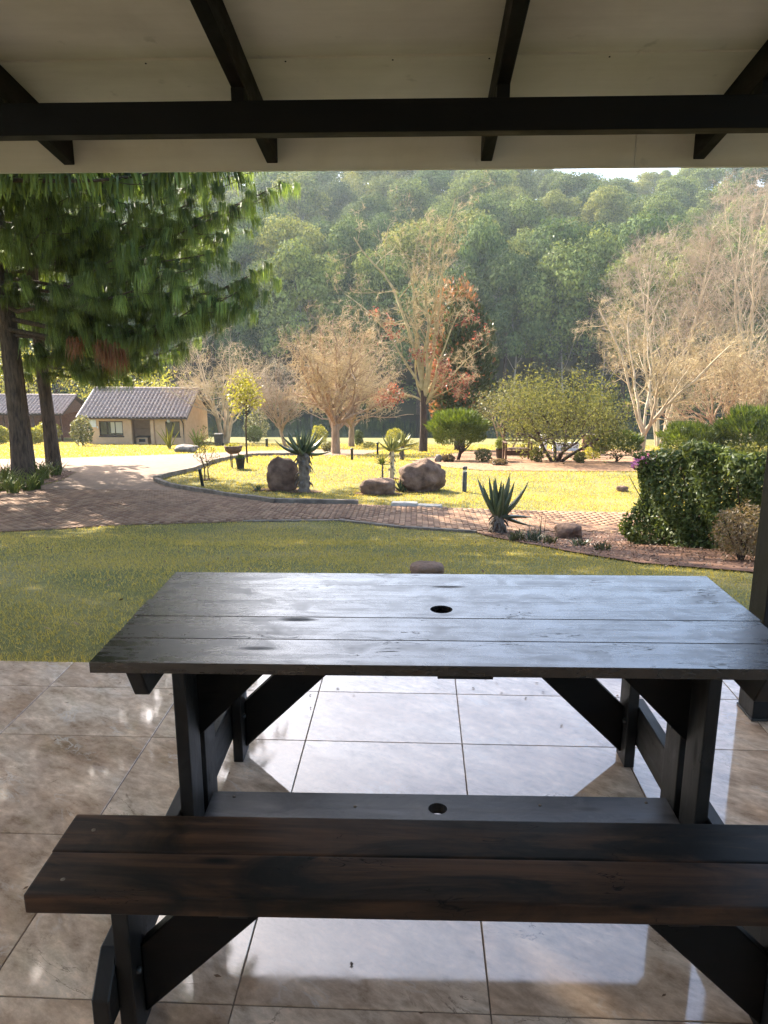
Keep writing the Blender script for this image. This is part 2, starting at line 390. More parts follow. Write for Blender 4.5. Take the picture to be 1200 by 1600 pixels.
def brick_piece_material():
    m, t, b = new_mat('clay_paver')
    g = t.nodes.new("ShaderNodeNewGeometry"); oi = t.nodes.new("ShaderNodeObjectInfo")
    ad = N(t, "ShaderNodeMath", operation='ADD'); t.links.new(g.outputs["Random Per Island"], ad.inputs[0]); t.links.new(oi.outputs["Random"], ad.inputs[1])
    fr = N(t, "ShaderNodeMath", operation='FRACT'); t.links.new(ad.outputs[0], fr.inputs[0])
    c = ramp(t, fr.outputs[0], [(0, (.165, .088, .05)), (.5, (.225, .13, .075)), (1, (.28, .175, .105))]).outputs[0]
    c = mixc(t, .7, c, ramp(t, noise(t, wpos(t), 1.2, 5), [(.3, (.72, .69, .66)), (.7, (1.15, 1.07, .98))]).outputs[0], 'MULTIPLY')
    t.links.new(c, b.inputs["Base Color"]); setb(b, Roughness=.85, Specular_IOR_Level=.25)
    bump(t, b, noise(t, wpos(t), 60, 4), .3, .003); return m
MAT['brick'] = brick_piece_material()
MAT['kerb'] = simple('weathered_concrete', (.10, .075, .055), (.24, .19, .14), 6, .9, .5)
MAT['paleblock'] = simple('pale_concrete', (.36, .32, .26), (.52, .47, .4), 9, .9, .4)

MAT['rock'] = simple('brown_boulder', (.075, .04, .025), (.24, .145, .095), 5, .9, .9, .03, world=False, detail=9)
MAT['rockgrey'] = simple('grey_boulder', (.09, .075, .06), (.28, .24, .2), 6, .9, .9, .03, world=False, detail=9)
MAT['bark'] = simple('pine_bark', (.035, .024, .016), (.14, .095, .062), 7, .95, 1.0, .05, stretch=(2.4, 2.4, .5), detail=7)
MAT['barkdark'] = simple('dark_bark', (.025, .016, .012), (.085, .05, .035), 7, .95, .9, .03, stretch=(2, 2, .5))
MAT['barktan'] = simple('tan_bark', (.22, .14, .08), (.42, .29, .18), 5, .9, .6, .02, stretch=(2, 2, .5))
MAT['barkpale'] = simple('pale_bark', (.34, .26, .16), (.6, .48, .33), 4, .85, .5, .02, stretch=(1, 1, .5))
MAT['barkolive'] = simple('sunlit_golden_bark', (.24, .19, .085), (.46, .37, .18), 4, .9, .5, .02)  # golden limb bark, lightened so that sunlight is part of the colour
MAT['twigtan'] = simple('tan_twigs', (.38, .27, .13), (.62, .47, .25), .7, .8, 0)
MAT['twigpink'] = simple('pinkish_twigs', (.28, .205, .135), (.48, .375, .265), .5, .8, 0)
MAT['twiggold'] = simple('golden_twigs', (.33, .24, .11), (.55, .42, .23), .6, .8, 0)
MAT['twiggrey'] = simple('grey_twigs', (.18, .15, .12), (.33, .28, .22), .4, .8, 0)
MAT['needle'] = leafmat('pine_needles', (.05, .085, .03), (.17, .215, .068), trans=.36, scale=2.2, tcol=(1.35, 1.35, .45), spec=.12, tint=True)
MAT['needledead'] = leafmat('dead_pine_needles', (.16, .06, .025), (.28, .12, .045), trans=.3, tcol=(1.1, .9, .7))
MAT['forest'] = leafmat('forest_needles', (.04, .065, .03), (.19, .23, .078), trans=.16, scale=.12, tcol=(1.35, 1.25, .5), spec=.05, rough=.8, per_object=True)
MAT['forest2'] = leafmat('forest_needles_light', (.06, .085, .035), (.26, .27, .095), trans=.16, scale=.12, tcol=(1.35, 1.25, .5), spec=.05, rough=.8, per_object=True)
MAT['cypress'] = leafmat('cypress_foliage', (.035, .055, .022), (.09, .11, .04), trans=.25, scale=.8)
MAT['rust'] = leafmat('rusty_foliage', (.15, .075, .035), (.34, .18, .08), trans=.3, scale=.8, tcol=(1.2, .95, .7))
MAT['redleaf'] = leafmat('red_oak_leaves', (.14, .05, .032), (.32, .125, .08), trans=.4, scale=.7, tcol=(1.25, .9, .75))
MAT['juniper'] = leafmat('juniper_sprays', (.03, .055, .015), (.13, .16, .03), trans=.3, scale=1.5, tcol=(1.35, 1.3, .4))
MAT['olive'] = leafmat('olive_leaves', (.06, .065, .022), (.20, .19, .07), trans=.35, scale=.7, tcol=(1.2, 1.15, .6), spec=.04, rough=.75)
MAT['greyleaf'] = leafmat('grey_green_leaves', (.08, .085, .035), (.22, .2, .09), trans=.35, scale=.8)
MAT['yellowleaf'] = leafmat('yellow_green_leaves', (.16, .155, .03), (.36, .33, .065), trans=.45, scale=.8, tcol=(1.2, 1.15, .5))
MAT['hedge'] = leafmat('hedge_leaves', (.026, .045, .014), (.125, .15, .04), trans=.28, scale=1.5, spec=.2, rough=.5)
MAT['pink'] = leafmat('pink_flowers', (.5, .12, .3), (.7, .28, .5), trans=.3)
MAT['dry'] = leafmat('dry_brown_leaves', (.1, .065, .035), (.22, .16, .09), trans=.3)
MAT['aloe'] = leafmat('aloe_leaf', (.04, .055, .025), (.11, .125, .055), trans=.06, scale=3, rough=.35, spec=.5)
MAT['aloeyellow'] = leafmat('yellow_aloe_leaf', (.13, .14, .035), (.3, .28, .08), trans=.2, scale=3)  # yellower and lighter than the dark aloe leaf
MAT['strap'] = leafmat('strap_leaves', (.07, .10, .02), (.24, .26, .05), trans=.35, scale=2)
MAT['aloetrunk'] = simple('aloe_trunk', (.10, .075, .05), (.26, .20, .15), 12, .95, .9, .03)
MAT['litter'] = leafmat('leaf_litter', (.06, .028, .014), (.2, .11, .055), trans=.1, scale=2)
MAT['blackmetal'] = simple('dark_metal', (.015, .014, .013), (.03, .028, .025), 20, .5, 0, spec=.5, world=False)
MAT['bollard'] = simple('grey_bollard', (.05, .045, .038), (.11, .1, .085), 14, .7, .2, world=False)
MAT['lens'] = simple('frosted_lens', (.6, .55, .45), (.7, .65, .55), 10, .3, 0, world=False)
MAT['pot'] = simple('dark_pot', (.03, .025, .022), (.06, .05, .042), 12, .7, .2, world=False)
MAT['bowl'] = simple('terracotta_bowl', (.09, .05, .03), (.16, .09, .055), 8, .85, .3, world=False)
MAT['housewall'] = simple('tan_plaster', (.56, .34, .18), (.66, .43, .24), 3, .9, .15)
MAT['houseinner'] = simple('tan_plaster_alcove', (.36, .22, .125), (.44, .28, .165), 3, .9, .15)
MAT['rooftile'] = simple('grey_roof_tile', (.24, .165, .13), (.46, .34, .28), 6, .7, .2, spec=.2)
MAT['white'] = simple('white_paint', (.62, .6, .55), (.75, .73, .68), 6, .6, .1)
MAT['brownframe'] = simple('brown_frame', (.035, .02, .012), (.06, .035, .02), 10, .5, 0)
MAT['darkwood'] = simple('dark_garden_wood', (.06, .03, .018), (.14, .075, .045), 10, .8, .3, stretch=(1, 1, 3))
MAT['brickwall'] = simple('red_brick_wall', (.16, .07, .045), (.26, .125, .08), 8, .9, .4)
MAT['dam'] = simple('dam_wall_earth', (.05, .045, .03), (.1, .09, .055), 3, .95, .6)
def glass_mat():
    m, t, b = new_mat('dark_window_glass'); setb(b, Base_Color=(.02, .025, .03), Roughness=.06, Specular_IOR_Level=.8); return m
MAT['glass'] = glass_mat()
def curtain_mat():
    return simple('cream_curtain', (.5, .42, .28), (.62, .54, .38), 4, .9, 0, stretch=(8, 8, .2))
MAT['curtain'] = curtain_mat()
def water_mat():
    m, t, b = new_mat('dark_lake_water'); setb(b, Base_Color=(.012, .018, .014), Roughness=.08, Specular_IOR_Level=.5)
    bump(t, b, noise(t, wpos(t, (1, 2.5, 1)), 1.4, 4), .12, .05); return m
MAT['water'] = water_mat()

# ================================================================== SETTING: ground, drive, beds, lake
def ground_sheet():
    xs = np.unique(np.concatenate([np.linspace(-320, -30, 30), np.linspace(-30, 30, 81), np.linspace(30, 320, 30)]))
    ys = np.unique(np.concatenate([np.linspace(-60, 0, 10), np.linspace(0, 30, 101), np.linspace(30, 115, 70), np.linspace(115, 460, 70)]))
    X, Y = np.meshgrid(xs, ys); Z = ground(X, Y)
    nx, ny = len(xs), len(ys)
    i, j = np.meshgrid(np.arange(nx - 1), np.arange(ny - 1)); k = (j * nx + i).ravel()
    o = obj('ground', np.stack([X, Y, Z], -1).reshape(-1, 3), np.stack([k, k + 1, k + nx + 1, k + nx], -1), MAT['lawn'], smooth=True)
    tag(o, kind='structure')
ground_sheet()

def poly_px(pts): return [tuple(spot(*p)[:2]) for p in pts]
def densify(poly, step):
    out = []
    for i in range(len(poly)):
        a = np.array(poly[i]); b = np.array(poly[(i+1) % len(poly)]); n = max(1, int(np.linalg.norm(b - a) / step))
        for k in range(n): out.append(tuple(a + (b - a) * k / n))
    return out
def patch(name, poly, off, mat, step=.4):
    """a sheet that lies on the ground inside an outline"""
    P = densify(poly, step); A = np.array(P)
    x0, y0 = A.min(0); x1, y1 = A.max(0); st = step * 1.3
    gx, gy = np.meshgrid(np.arange(x0, x1, st), np.arange(y0, y1, st)); gx = gx.ravel(); gy = gy.ravel()
    k = in_poly(gx, gy, P); pts = [Vector(p) for p in P] + [Vector((a, b)) for a, b in zip(gx[k], gy[k])]
    n = len(P)
    vs, es, fs, *_ = delaunay_2d_cdt(pts, [(i, (i+1) % n) for i in range(n)], [list(range(n))], 1, 1e-4)
    v = np.array([(p.x, p.y) for p in vs]); V = np.column_stack([v, ground(v[:, 0], v[:, 1]) + off])
    o = obj(name, V, [f if True else f for f in fs], mat, smooth=True)
    bm = bmesh.new(); bm.from_mesh(o.data); bmesh.ops.recalc_face_normals(bm, faces=bm.faces)
    if sum(f.normal.z for f in bm.faces) < 0: bmesh.ops.reverse_faces(bm, faces=bm.faces)
    bm.to_mesh(o.data); bm.free()
    return tag(o, kind='structure')

FRONT_EDGE = [(-260, 850), (-100, 840), (0, 832), (170, 822), (400, 815), (530, 813), (632, 825), (745, 832), (985, 834), (1240, 838), (1500, 845)]
ISLAND = [(1500, 812), (1240, 806), (980, 802), (850, 799), (700, 794), (560, 789), (432, 787), (340, 774), (262, 760), (242, 752), (262, 745), (300, 737), (345, 721), (400, 713), (470, 712), (560, 712)]
DRIVE = poly_px(FRONT_EDGE + ISLAND + [(600, 704), (520, 702), (400, 705), (300, 709), (200, 713), (100, 716), (0, 718), (-200, 722), (-200, 730), (60, 733), (120, 738), (95, 752), (40, 764), (-100, 772), (-260, 778)])
patch('drive', DRIVE, .012, MAT['pave'])
LEFTBED = poly_px([(-100, 771), (40, 763), (95, 751), (119, 738), (60, 733), (-100, 729)])
patch('tree_bed', LEFTBED, .016, MAT['soil'])
RIGHTBED = poly_px([(742, 832.6), (800, 846), (880, 862), (1000, 882), (1180, 897), (1420, 920), (1420, 838.6), (1240, 838.6), (985, 834.6)])
patch('hedge_bed', RIGHTBED, .020, MAT['soil'])
FARBED = poly_px([(640, 722), (700, 731), (760, 736), (1000, 737), (1250, 738), (1250, 706), (1000, 703), (840, 702), (740, 704), (690, 712)])
patch('shrub_bed', FARBED, .016, MAT['bedsoil'])
lake = obj('lake', [(-260, 78, -9.95), (260, 78, -9.95), (260, 112, -9.95), (-260, 112, -9.95)], [(0, 1, 2, 3)], MAT['water']); tag(lake, kind='structure')

# paving bricks: the nearest ones singly, the rest of the near drive in one piece
def paving():
    rng = np.random.default_rng(4)
    bw, bl = .105, .21
    X, Y = np.meshgrid(np.arange(-16, 9, bw), np.arange(12.2, 18.6, bl))
    Y = Y + (np.arange(X.shape[1]) % 2)[None] * bl * .5
    X = X.ravel(); Y = Y.ravel()
    vis = (np.abs(X + .04 * Y) < .55 * Y)
    k = in_poly(X, Y, DRIVE) & in_poly(X + .09, Y + .1, DRIVE) & in_poly(X - .09, Y - .1, DRIVE) & vis; X, Y = X[k], Y[k]
    Z = ground(X, Y); slope = (ground(X, Y + .05) - ground(X, Y - .05)) / .1
    parent = bpy.data.objects['drive']
    bm = bmesh.new(); bmesh.ops.create_cube(bm, size=1)
    for v in bm.verts:
        s = .93 if v.co.z > 0 else 1
        v.co = Vector((v.co.x * (bw - .008) * s, v.co.y * (bl - .008) * (1 - (1 - s) * .5), v.co.z * .03))
    me = bm_mesh('brick', bm, MAT['brick'])
    # the ones that show largest: around the middle of the frame at the near edge of the drive
    score = (Y - 12.4) * 1.0 + np.abs(X - .6) * .55
    order = np.argsort(score); near = order[:300]; rest = order[300:]
    for i in near:
        put('brick', me, parent, (X[i], Y[i], Z[i] + .012 + rng.normal() * .0015), (math.atan(slope[i]) + rng.normal() * .006, rng.normal() * .006, rng.normal() * .01))
    base = np.array([v.co[:] for v in me.vertices]); fc = np.array([p.vertices[:] for p in me.polygons])
    n = len(rest); V = np.repeat(base[None], n, 0) + np.stack([X[rest], Y[rest], Z[rest] + .012 + rng.normal(size=n) * .0015], -1)[:, None]
    V[:, :, 2] += base[None, :, 1] * slope[rest][:, None]
    Fq = (fc[None] + (np.arange(n) * len(base))[:, None, None]).reshape(-1, 4)
    o = obj('paving_bricks', V.reshape(-1, 3), Fq, MAT['brick'], parent); tag(o, kind='stuff')
paving()

def kerb_line(name, pts, hgt, wid, mat, piece=.95, seed=1):
    rng = np.random.default_rng(seed)
    P = [np.array(p) for p in pts]; root = bpy.data.objects.new(name, None); COL.objects.link(root); tag(root, kind='structure')
    for a, b in zip(P[:-1], P[1:]):
        L = np.linalg.norm(b - a); n = max(1, round(L / piece)); d = (b - a) / L; nn = np.array([-d[1], d[0]])
        for k in range(n):
            p0 = a + d * (L * k / n + .004); p1 = a + d * (L * (k+1) / n - .004); j = rng.normal() * .008
            V = []
            for z in (-.1, hgt + j):
                ins = .006 if z > 0 else 0
                for q, s in ((p0, -1), (p1, -1), (p1, 1), (p0, 1)):
                    xy = q + nn * s * (wid / 2 - ins); V.append((xy[0], xy[1], gz(*q) + z))
            obj('kerb_stone', V, BOXF, mat, root)
    return root
kerb_line('island_kerb', poly_px([(560, 788.5), (432, 786.5), (340, 773.5), (262, 759.5), (243, 752)]), .10, .12, MAT['kerb'])
kerb_line('drive_kerb', poly_px([(243, 751.5), (263, 744.5), (301, 736.5), (346, 720.5), (401, 712.5), (470, 711.5)]), .13, .13, MAT['kerb'], seed=2)
kerb_line('pale_edging', poly_px([(612, 790.5), (652, 791.5), (690, 793)]), .07, .2, MAT['paleblock'], .75, 3)
kerb_line('lawn_edging', poly_px([(380, 815.6), (530, 813.8), (632, 825.8), (745, 832.8)]), .035, .09, MAT['kerb'], .9, 5)

# ================================================================== VERANDA: floor, roof, posts
floor = box('floor', -4.4, 4.2, -2.9, 3.345, -.10, -.0025, MAT['grout']); tag(floor, kind='structure')
def tiles():
    cols = [.184 + .6005 * k for k in range(-7, 8)]
    rows = [3.35, 3.092, 2.678] + [2.678 - .5985 * k for k in range(1, 11)]
    cache = {}
    for r in range(len(rows) - 1):
        d = round(rows[r] - rows[r+1], 3)
        if d not in cache:
            hx, hy = (.6005 - .0036) / 2, (d - .0036) / 2
            cache[d] = prism_mesh('tile', [(-hx, -hy), (hx, -hy), (hx, hy), (-hx, hy)], 'z', -.02, 0, MAT['tile'], .0012, 1)
        for c in range(len(cols) - 1):
            put('tile', cache[d], floor, ((cols[c] + cols[c+1]) / 2, (rows[r] + rows[r+1]) / 2, 0))
tiles()

ver = thing('veranda', 'veranda roof on dark timber beams with pale ceiling boards and black posts', 'veranda', (0, 0, 0))
PIT = .19                                   # fall of the roof towards the garden
def rz(Y): return 2.231 + PIT * (3.55 - Y)  # underside of the rafters
for X in (-3.29, -2.402, -1.515, -.63, .283, 1.168, 2.05, 2.94):
    poly = [(-2.6, rz(-2.6)), (3.545, rz(3.545)), (3.545, rz(3.545) + .118), (-2.6, rz(-2.6) + .118)]
    prism('rafter', poly, 'x', X - .024, X + .024, MAT['rafter'], ver, .003, 1)
box('beam', -3.9, 3.9, 2.895, 2.975, 2.203, 2.308, MAT['beam'], ver, .004)
# small packing blocks where the rafters sit on the beam
for X in (-1.515, -.63, .283, 1.168):
    box('packing_block', X - .022, X + .022, 2.90, 2.97, 2.309, rz(2.935) + .002, MAT['beam'], ver)
edge = [(-.0, 0)]
seams = [3.56, 2.965, 1.75, .54, -.67, -1.88, -2.75]
for a, b in zip(seams[:-1], seams[1:]):
    for x0, x1 in ((-3.9, 3.9),):
        st = .006 if a > 3 else 0
        poly = [(b + .002, rz(b) + .122 - st), (a - .002, rz(a) + .122 - st), (a - .002, rz(a) + .134), (b + .002, rz(b) + .134)]
        prism('ceiling_panel', poly, 'x', x0, x1, MAT['ceiling'], ver)
for k in range(13):
    for Y in (2.985,):
        xx = -2.9 + k * .46 + .13 * math.sin(k * 7.3 + Y); V, Fq = tube_path([(xx, Y, rz(Y) + .123), (xx, Y, rz(Y) + .114), (xx, Y, rz(Y) + .1138)], [.0035, .0035, .0005], 6)
        obj('nail', V, Fq, MAT['frame_z'], ver)
prism('roof_sheet', [(3.66, rz(3.66) + .14), (3.66, rz(3.66) + .175), (-2.8, rz(-2.8) + .175), (-2.8, rz(-2.8) + .14)], 'x', -4.0, 4.0, MAT['ceiling'], ver)
for x0, x1 in ((-3.9, .903), (.906, 3.9)):
    box('fascia_board', x0, x1, 3.55, 3.575, 2.205, 2.372, MAT['ceiling'], ver)
for X in (1.432, -3.6):
    p = box('post', X - .07, X + .07, 2.905, 3.045, .012, 2.2025, MAT['post'], ver, .004)
    box('base_plate', X - .074, X + .074, 2.901, 3.049, .001, .0115, MAT['blackmetal'], p, .002)
wall = box('rear_wall', -4.1, 4.1, -2.95, -2.8, -.05, 3.5, MAT['wall_in'], ver)

# ================================================================== PICNIC TABLE
def picnic_table():
    rng = np.random.default_rng(8)
    CX, CY = .078, 2.003
    t = thing('picnic_table', 'dark stained timber picnic table with attached benches on the tiled veranda', 'picnic table', (CX, CY, 0), R(1.0))
    HX = .84
    # tabletop planks (the middle one carries the parasol hole)
    yb = [-.345, -.197, -.045, .085, .228, .345]
    for i in range(5):
        y0, y1 = yb[i] + .0003, yb[i+1] - .0003
        dx0, dx1 = rng.normal() * .002, rng.normal() * .002; dz = rng.normal() * .0008
        if i == 2:
            plank_with_hole('tabletop_plank', -HX + dx0, HX + dx1, y0, y1, .757, .785 + dz, (-.005, .022), .031, MAT['table_x'], t)
        else:
            box('tabletop_plank', -HX + dx0, HX + dx1, y0, y1, .757, .785 + dz, MAT['table_x'], t, .0012)
    for s in (-1, 1):                                                     # benches
        y0 = s * .573
        for a, b in ((-.133, -.0009), (.0009, .133)):
            box('bench_plank', -.862 + rng.normal() * .002, .862 + rng.normal() * .002, y0 + a, y0 + b, .407, .45 + rng.normal() * .0008, MAT['bench_x'], t, .006, seg=3)
    # under the top: battens, and one short batten in the middle
    box('batten', -.03, .10, -.33, .33, .744, .756, MAT['frame_y'], t, .002)
    for s in (-1, 1):
        def xr(a, b): return (min(s*a, s*b), max(s*a, s*b))
        # doubled posts with the brace between them
        for ya, yb2 in ((-.115, -.004), (.038, .155)):
            x0, x1 = xr(.69, .726)
            p = box('post', x0, x1, ya, yb2, .0, .756, MAT['frame_z'], t, .004)
        x0, x1 = xr(.727, .765)
        # bearer under the top with slanted ends
        prism('bearer', [(-.335, .756), (-.285, .672), (.285, .672), (.335, .756)], 'x', x0, x1, MAT['frame_y'], t, .003, 1)
        # rail from bench to bench with slanted ends
        prism('rail', [(-.668, .085), (-.668, .16), (-.60, .235), (.60, .235), (.668, .16), (.668, .085)], 'x', x0, x1, MAT['frame_y'], t, .003, 1)
        # diagonal brace of the top, between the doubled posts
        q = [(s*.725, .40 - .03), (s*.725, .40 + .165), (s*.545, .756), (s*.345, .756)]
        prism('brace', q, 'y', -.002, .036, MAT['frame_x'], t, .003, 1)
        for b in (-1, 1):
            yc = b * .573; x0, x1 = xr(.69, .726)
            lg = box('leg', x0, x1, yc - .05, yc + .06, .0, .406, MAT['frame_z'], t, .004)
            q = [(s*.689, .03), (s*.689, .21), (s*.49, .406), (s*.30, .406)]
            prism('bench_brace', q, 'y', yc + .005, yc + .042, MAT['frame_x'], t, .003, 1)
            # bolt heads
            V, Fq = tube_path([(s*.69, yc - .02, .17), (s*.682, yc - .02, .17), (s*.681, yc - .02, .17)], [.009, .009, .001], 8)
            obj('bolt', V, Fq, MAT['blackmetal'], t)
        V, Fq = tube_path([(s*.69, .10, .40), (s*.683, .10, .40), (s*.682, .10, .40)], [.010, .010, .001], 8)
        obj('bolt', V, Fq, MAT['blackmetal'], t)
    plank_with_hole('stretcher', -.688, .688, -.045, .098, .125, .16, (-.005, .026), .028, MAT['stretcher'], t)
    # cross pieces under the bench planks
    for b in (-1, 1):
        for x in (-.45, .45):
            box('seat_batten', x - .03, x + .03, b*.573 - .11, b*.573 + .11, .385, .4065, MAT['frame_y'], t, .002)
    # screw heads on the near bench and stretcher
    for x, y, z in ((-.80, -.66, .4505), (-.80, -.50, .4505), (.80, -.66, .4505), (-.25, .03, .1605), (.3, .05, .1605), (-.62, .07, .1605), (.62, .07, .1605)):
        V, Fq = tube_path([(x, y, z - .004), (x, y, z + .0012), (x, y, z + .0014)], [.005, .005, .0005], 8)
        obj('screw', V, Fq, MAT['kerb'], t)
    return t
def plank_with_hole(name, x0, x1, y0, y1, z0, z1, c, r, mat, parent):
    n = 20
    bm = bmesh.new(); rings = {}
    for z in (z0, z1):
        outer = []; inner = []
        for k in range(n):
            a = 2*math.pi*k/n; dx, dy = math.cos(a), math.sin(a)
            tx = ((x1 - c[0]) / dx if dx > 0 else (x0 - c[0]) / dx) if abs(dx) > 1e-6 else 1e9
            ty = ((y1 - c[1]) / dy if dy > 0 else (y0 - c[1]) / dy) if abs(dy) > 1e-6 else 1e9
            s = min(tx, ty); outer.append(bm.verts.new((c[0] + dx*s, c[1] + dy*s, z))); inner.append(bm.verts.new((c[0] + dx*r, c[1] + dy*r, z)))
        cs = [bm.verts.new((a, b, z)) for a, b in ((x1, y1), (x0, y1), (x0, y0), (x1, y0))]
        rings[z] = (outer, inner, cs)
    def corner_between(a, b, cs):
        for v in cs:
            on_a = abs(a.co.x - v.co.x) < 1e-6 or abs(a.co.y - v.co.y) < 1e-6
            on_b = abs(b.co.x - v.co.x) < 1e-6 or abs(b.co.y - v.co.y) < 1e-6
            same = (abs(a.co.x - b.co.x) < 1e-6 and abs(a.co.x - v.co.x) < 1e-6) or (abs(a.co.y - b.co.y) < 1e-6 and abs(a.co.y - v.co.y) < 1e-6)
            if on_a and on_b and not same: return v
    for z in (z0, z1):
        o, i, cs = rings[z]
        for k in range(n):
            l = (k+1) % n; cv = corner_between(o[k], o[l], cs)
            bm.faces.new([o[k], cv, o[l], i[l], i[k]] if cv else [o[k], o[l], i[l], i[k]])
    (o0, i0, c0), (o1, i1, c1) = rings[z0], rings[z1]
    for k in range(n):
        l = (k+1) % n; bm.faces.new((i0[k], i0[l], i1[l], i1[k]))
        cv = corner_between(o0[k], o0[l], c0)
        if cv:
            cw = c1[c0.index(cv)]; bm.faces.new((o0[k], cv, cw, o1[k])); bm.faces.new((cv, o0[l], o1[l], cw))
        else: bm.faces.new((o0[k], o0[l], o1[l], o1[k]))
    bmesh.ops.recalc_face_normals(bm, faces=bm.faces)
    bm.normal_update()
    sharp = [e for e in bm.edges if len(e.link_faces) == 2 and e.calc_face_angle() > .8 and any(abs(v.co.x - c[0]) > r * 1.5 or abs(v.co.y - c[1]) > r * 1.5 for v in e.verts)]
    bmesh.ops.bevel(bm, geom=sharp, offset=.0012, segments=2, affect='EDGES', profile=.6, clamp_overlap=True)
    return put(name, bm_mesh(name, bm, mat), parent)
picnic_table()

# ================================================================== VEGETATION TOOLS
def grow(rng, roots, LV, env=None):
    """roots: [(point, direction, length, radius)]; LV: one dict per level. Returns (branches, tips)"""
    stack = [(np.array(p, float), unit(np.array(d, float)), L, r, 0) for p, d, L, r in roots]
    out, tips = [], []
    while stack:
        p, d, L, r, lev = stack.pop()
        q = LV[lev]; n = max(2, int(round(q.get('n', 5)))); lim = rng.uniform(.8, 1.4); pts = [p]; rad = [r]; dirs = [d]
        for s in range(n):
            d = d + rng.normal(size=3) * q.get('wob', .12); d[2] += q.get('up', 0.0); d /= np.linalg.norm(d)
            p2 = pts[-1] + d * L / n
            if env is not None and lev > 0:
                c, rr = env
                e = (((p2 - c) / rr) ** 2).sum()
                if e > lim and ((p2 - c) @ d) > 0: break
            pts.append(p2); dirs.append(d); rad.append(r * (1 - (1 - q.get('tip', .45)) * (s + 1) / n))
        if len(pts) < 2: continue
        P = np.array(pts); out.append((lev, P, np.array(rad)))
        if lev + 1 < len(LV):
            m = q.get('kids', 4); m = int(m) + (rng.random() < m - int(m)); c0 = q.get('c0', .35); k2 = LV[lev+1]
            az = rng.uniform(0, 6.28)
            for k in range(m):
                t = c0 + (1 - c0) * (k + rng.uniform(0, 1)) / m; f = t * (len(P) - 1); i = min(int(f), len(P) - 2)
                pos = P[i] + (P[i+1] - P[i]) * (f - i); dd = dirs[i+1]
                az += 2.4 + rng.normal() * .5
                a = unit(np.cross(dd, np.array([.31, .67, .2]))); b = np.cross(dd, a)
                an = R(k2.get('ang', 45)) * rng.uniform(.7, 1.3)
                nd = dd * math.cos(an) + (a * math.cos(az) + b * math.sin(az)) * math.sin(an)
                ll = L * k2.get('ratio', .55) * rng.uniform(.7, 1.2) * (1 - .45 * t * q.get('lt', 1.0))
                stack.append((pos, nd, ll, max(np.interp(f, np.arange(len(rad)), rad) * k2.get('rr', .6), .003), lev + 1))
        else:
            tips.append(np.concatenate([P[-1], dirs[-1]])); 
            if len(P) > 2: tips.append(np.concatenate([P[len(P)//2], dirs[len(P)//2]]))
    return out, np.array(tips) if tips else np.zeros((0, 6))
def branch_geo(br, thick=1, sides=7):
    A, S = [], []
    for lev, P, rad in br:
        if lev <= thick: A.append(tube_path(P, rad, sides if lev == 0 else 5))
        else: S.append(np.concatenate([P[:-1], P[1:], rad[:-1, None], rad[1:, None]], 1))
    return (join(A) if A else None), (seg_tubes(np.concatenate(S), 3) if S else None)
def twigs(rng, tips, n, L, r, spread=.7, up=.1):
    T = np.repeat(tips, n, 0); d = unit(T[:, 3:] + rng.normal(size=(len(T), 3)) * spread + np.array([0, 0, up]))
    p0 = T[:, :3] + T[:, 3:] * rng.uniform(-.6, 0, (len(T), 1)) * L; l = L * rng.uniform(.5, 1.3, (len(T), 1))
    mid = p0 + d * l * .5; d2 = unit(d + rng.normal(size=d.shape) * .25); p1 = mid + d2 * l * .5
    rr = np.full((len(T), 1), r)
    return np.concatenate([np.concatenate([p0, mid, rr, rr * .75], 1), np.concatenate([mid, p1, rr * .75, rr * .25], 1)])
def add_trunk(t, br, tmat, cmat, tw=None, thick=1):
    A, B = branch_geo(br, thick)
    base = np.array(t.location)
    if A: obj('trunk', A[0] - base, A[1], tmat, t, smooth=True)
    parts = []
    if B: parts.append(B)
    if tw is not None and len(tw): parts.append(seg_tubes(tw, 3))
    if parts:
        V, Fq = join(parts); c = obj('crown', V - base, Fq, cmat, t); tag(c, kind='stuff'); return c
def shell(rng, n, c, r, jitter=.12, lump=.18, fill=.25, zmin=-1.0, seed=0, freq=1.6):
    """points in a lumpy ellipsoid shell"""
    d = rnd_dirs(rng, int(n * 1.6)); d = d[d[:, 2] > zmin][:n]
    ph = np.random.default_rng(seed + 77).uniform(0, 6.28, 6)
    l = (np.sin(d[:, 0] * 4.1 * freq + ph[0]) * np.sin(d[:, 1] * 4.7 * freq + ph[1]) + np.sin(d[:, 2] * 5.3 * freq + ph[2] + d[:, 0] * 3)) * .5
    rad = 1 + lump * l - np.abs(rng.normal(size=len(d))) * jitter
    inn = rng.random(len(d)) < fill; rad[inn] *= rng.random(inn.sum()) ** .4
    return np.asarray(c) + d * rad[:, None] * np.asarray(r), d
def foliage(name, parent, V, Fq, mat):
    o = obj(name, V, Fq, mat, parent); return tag(o, kind='stuff')

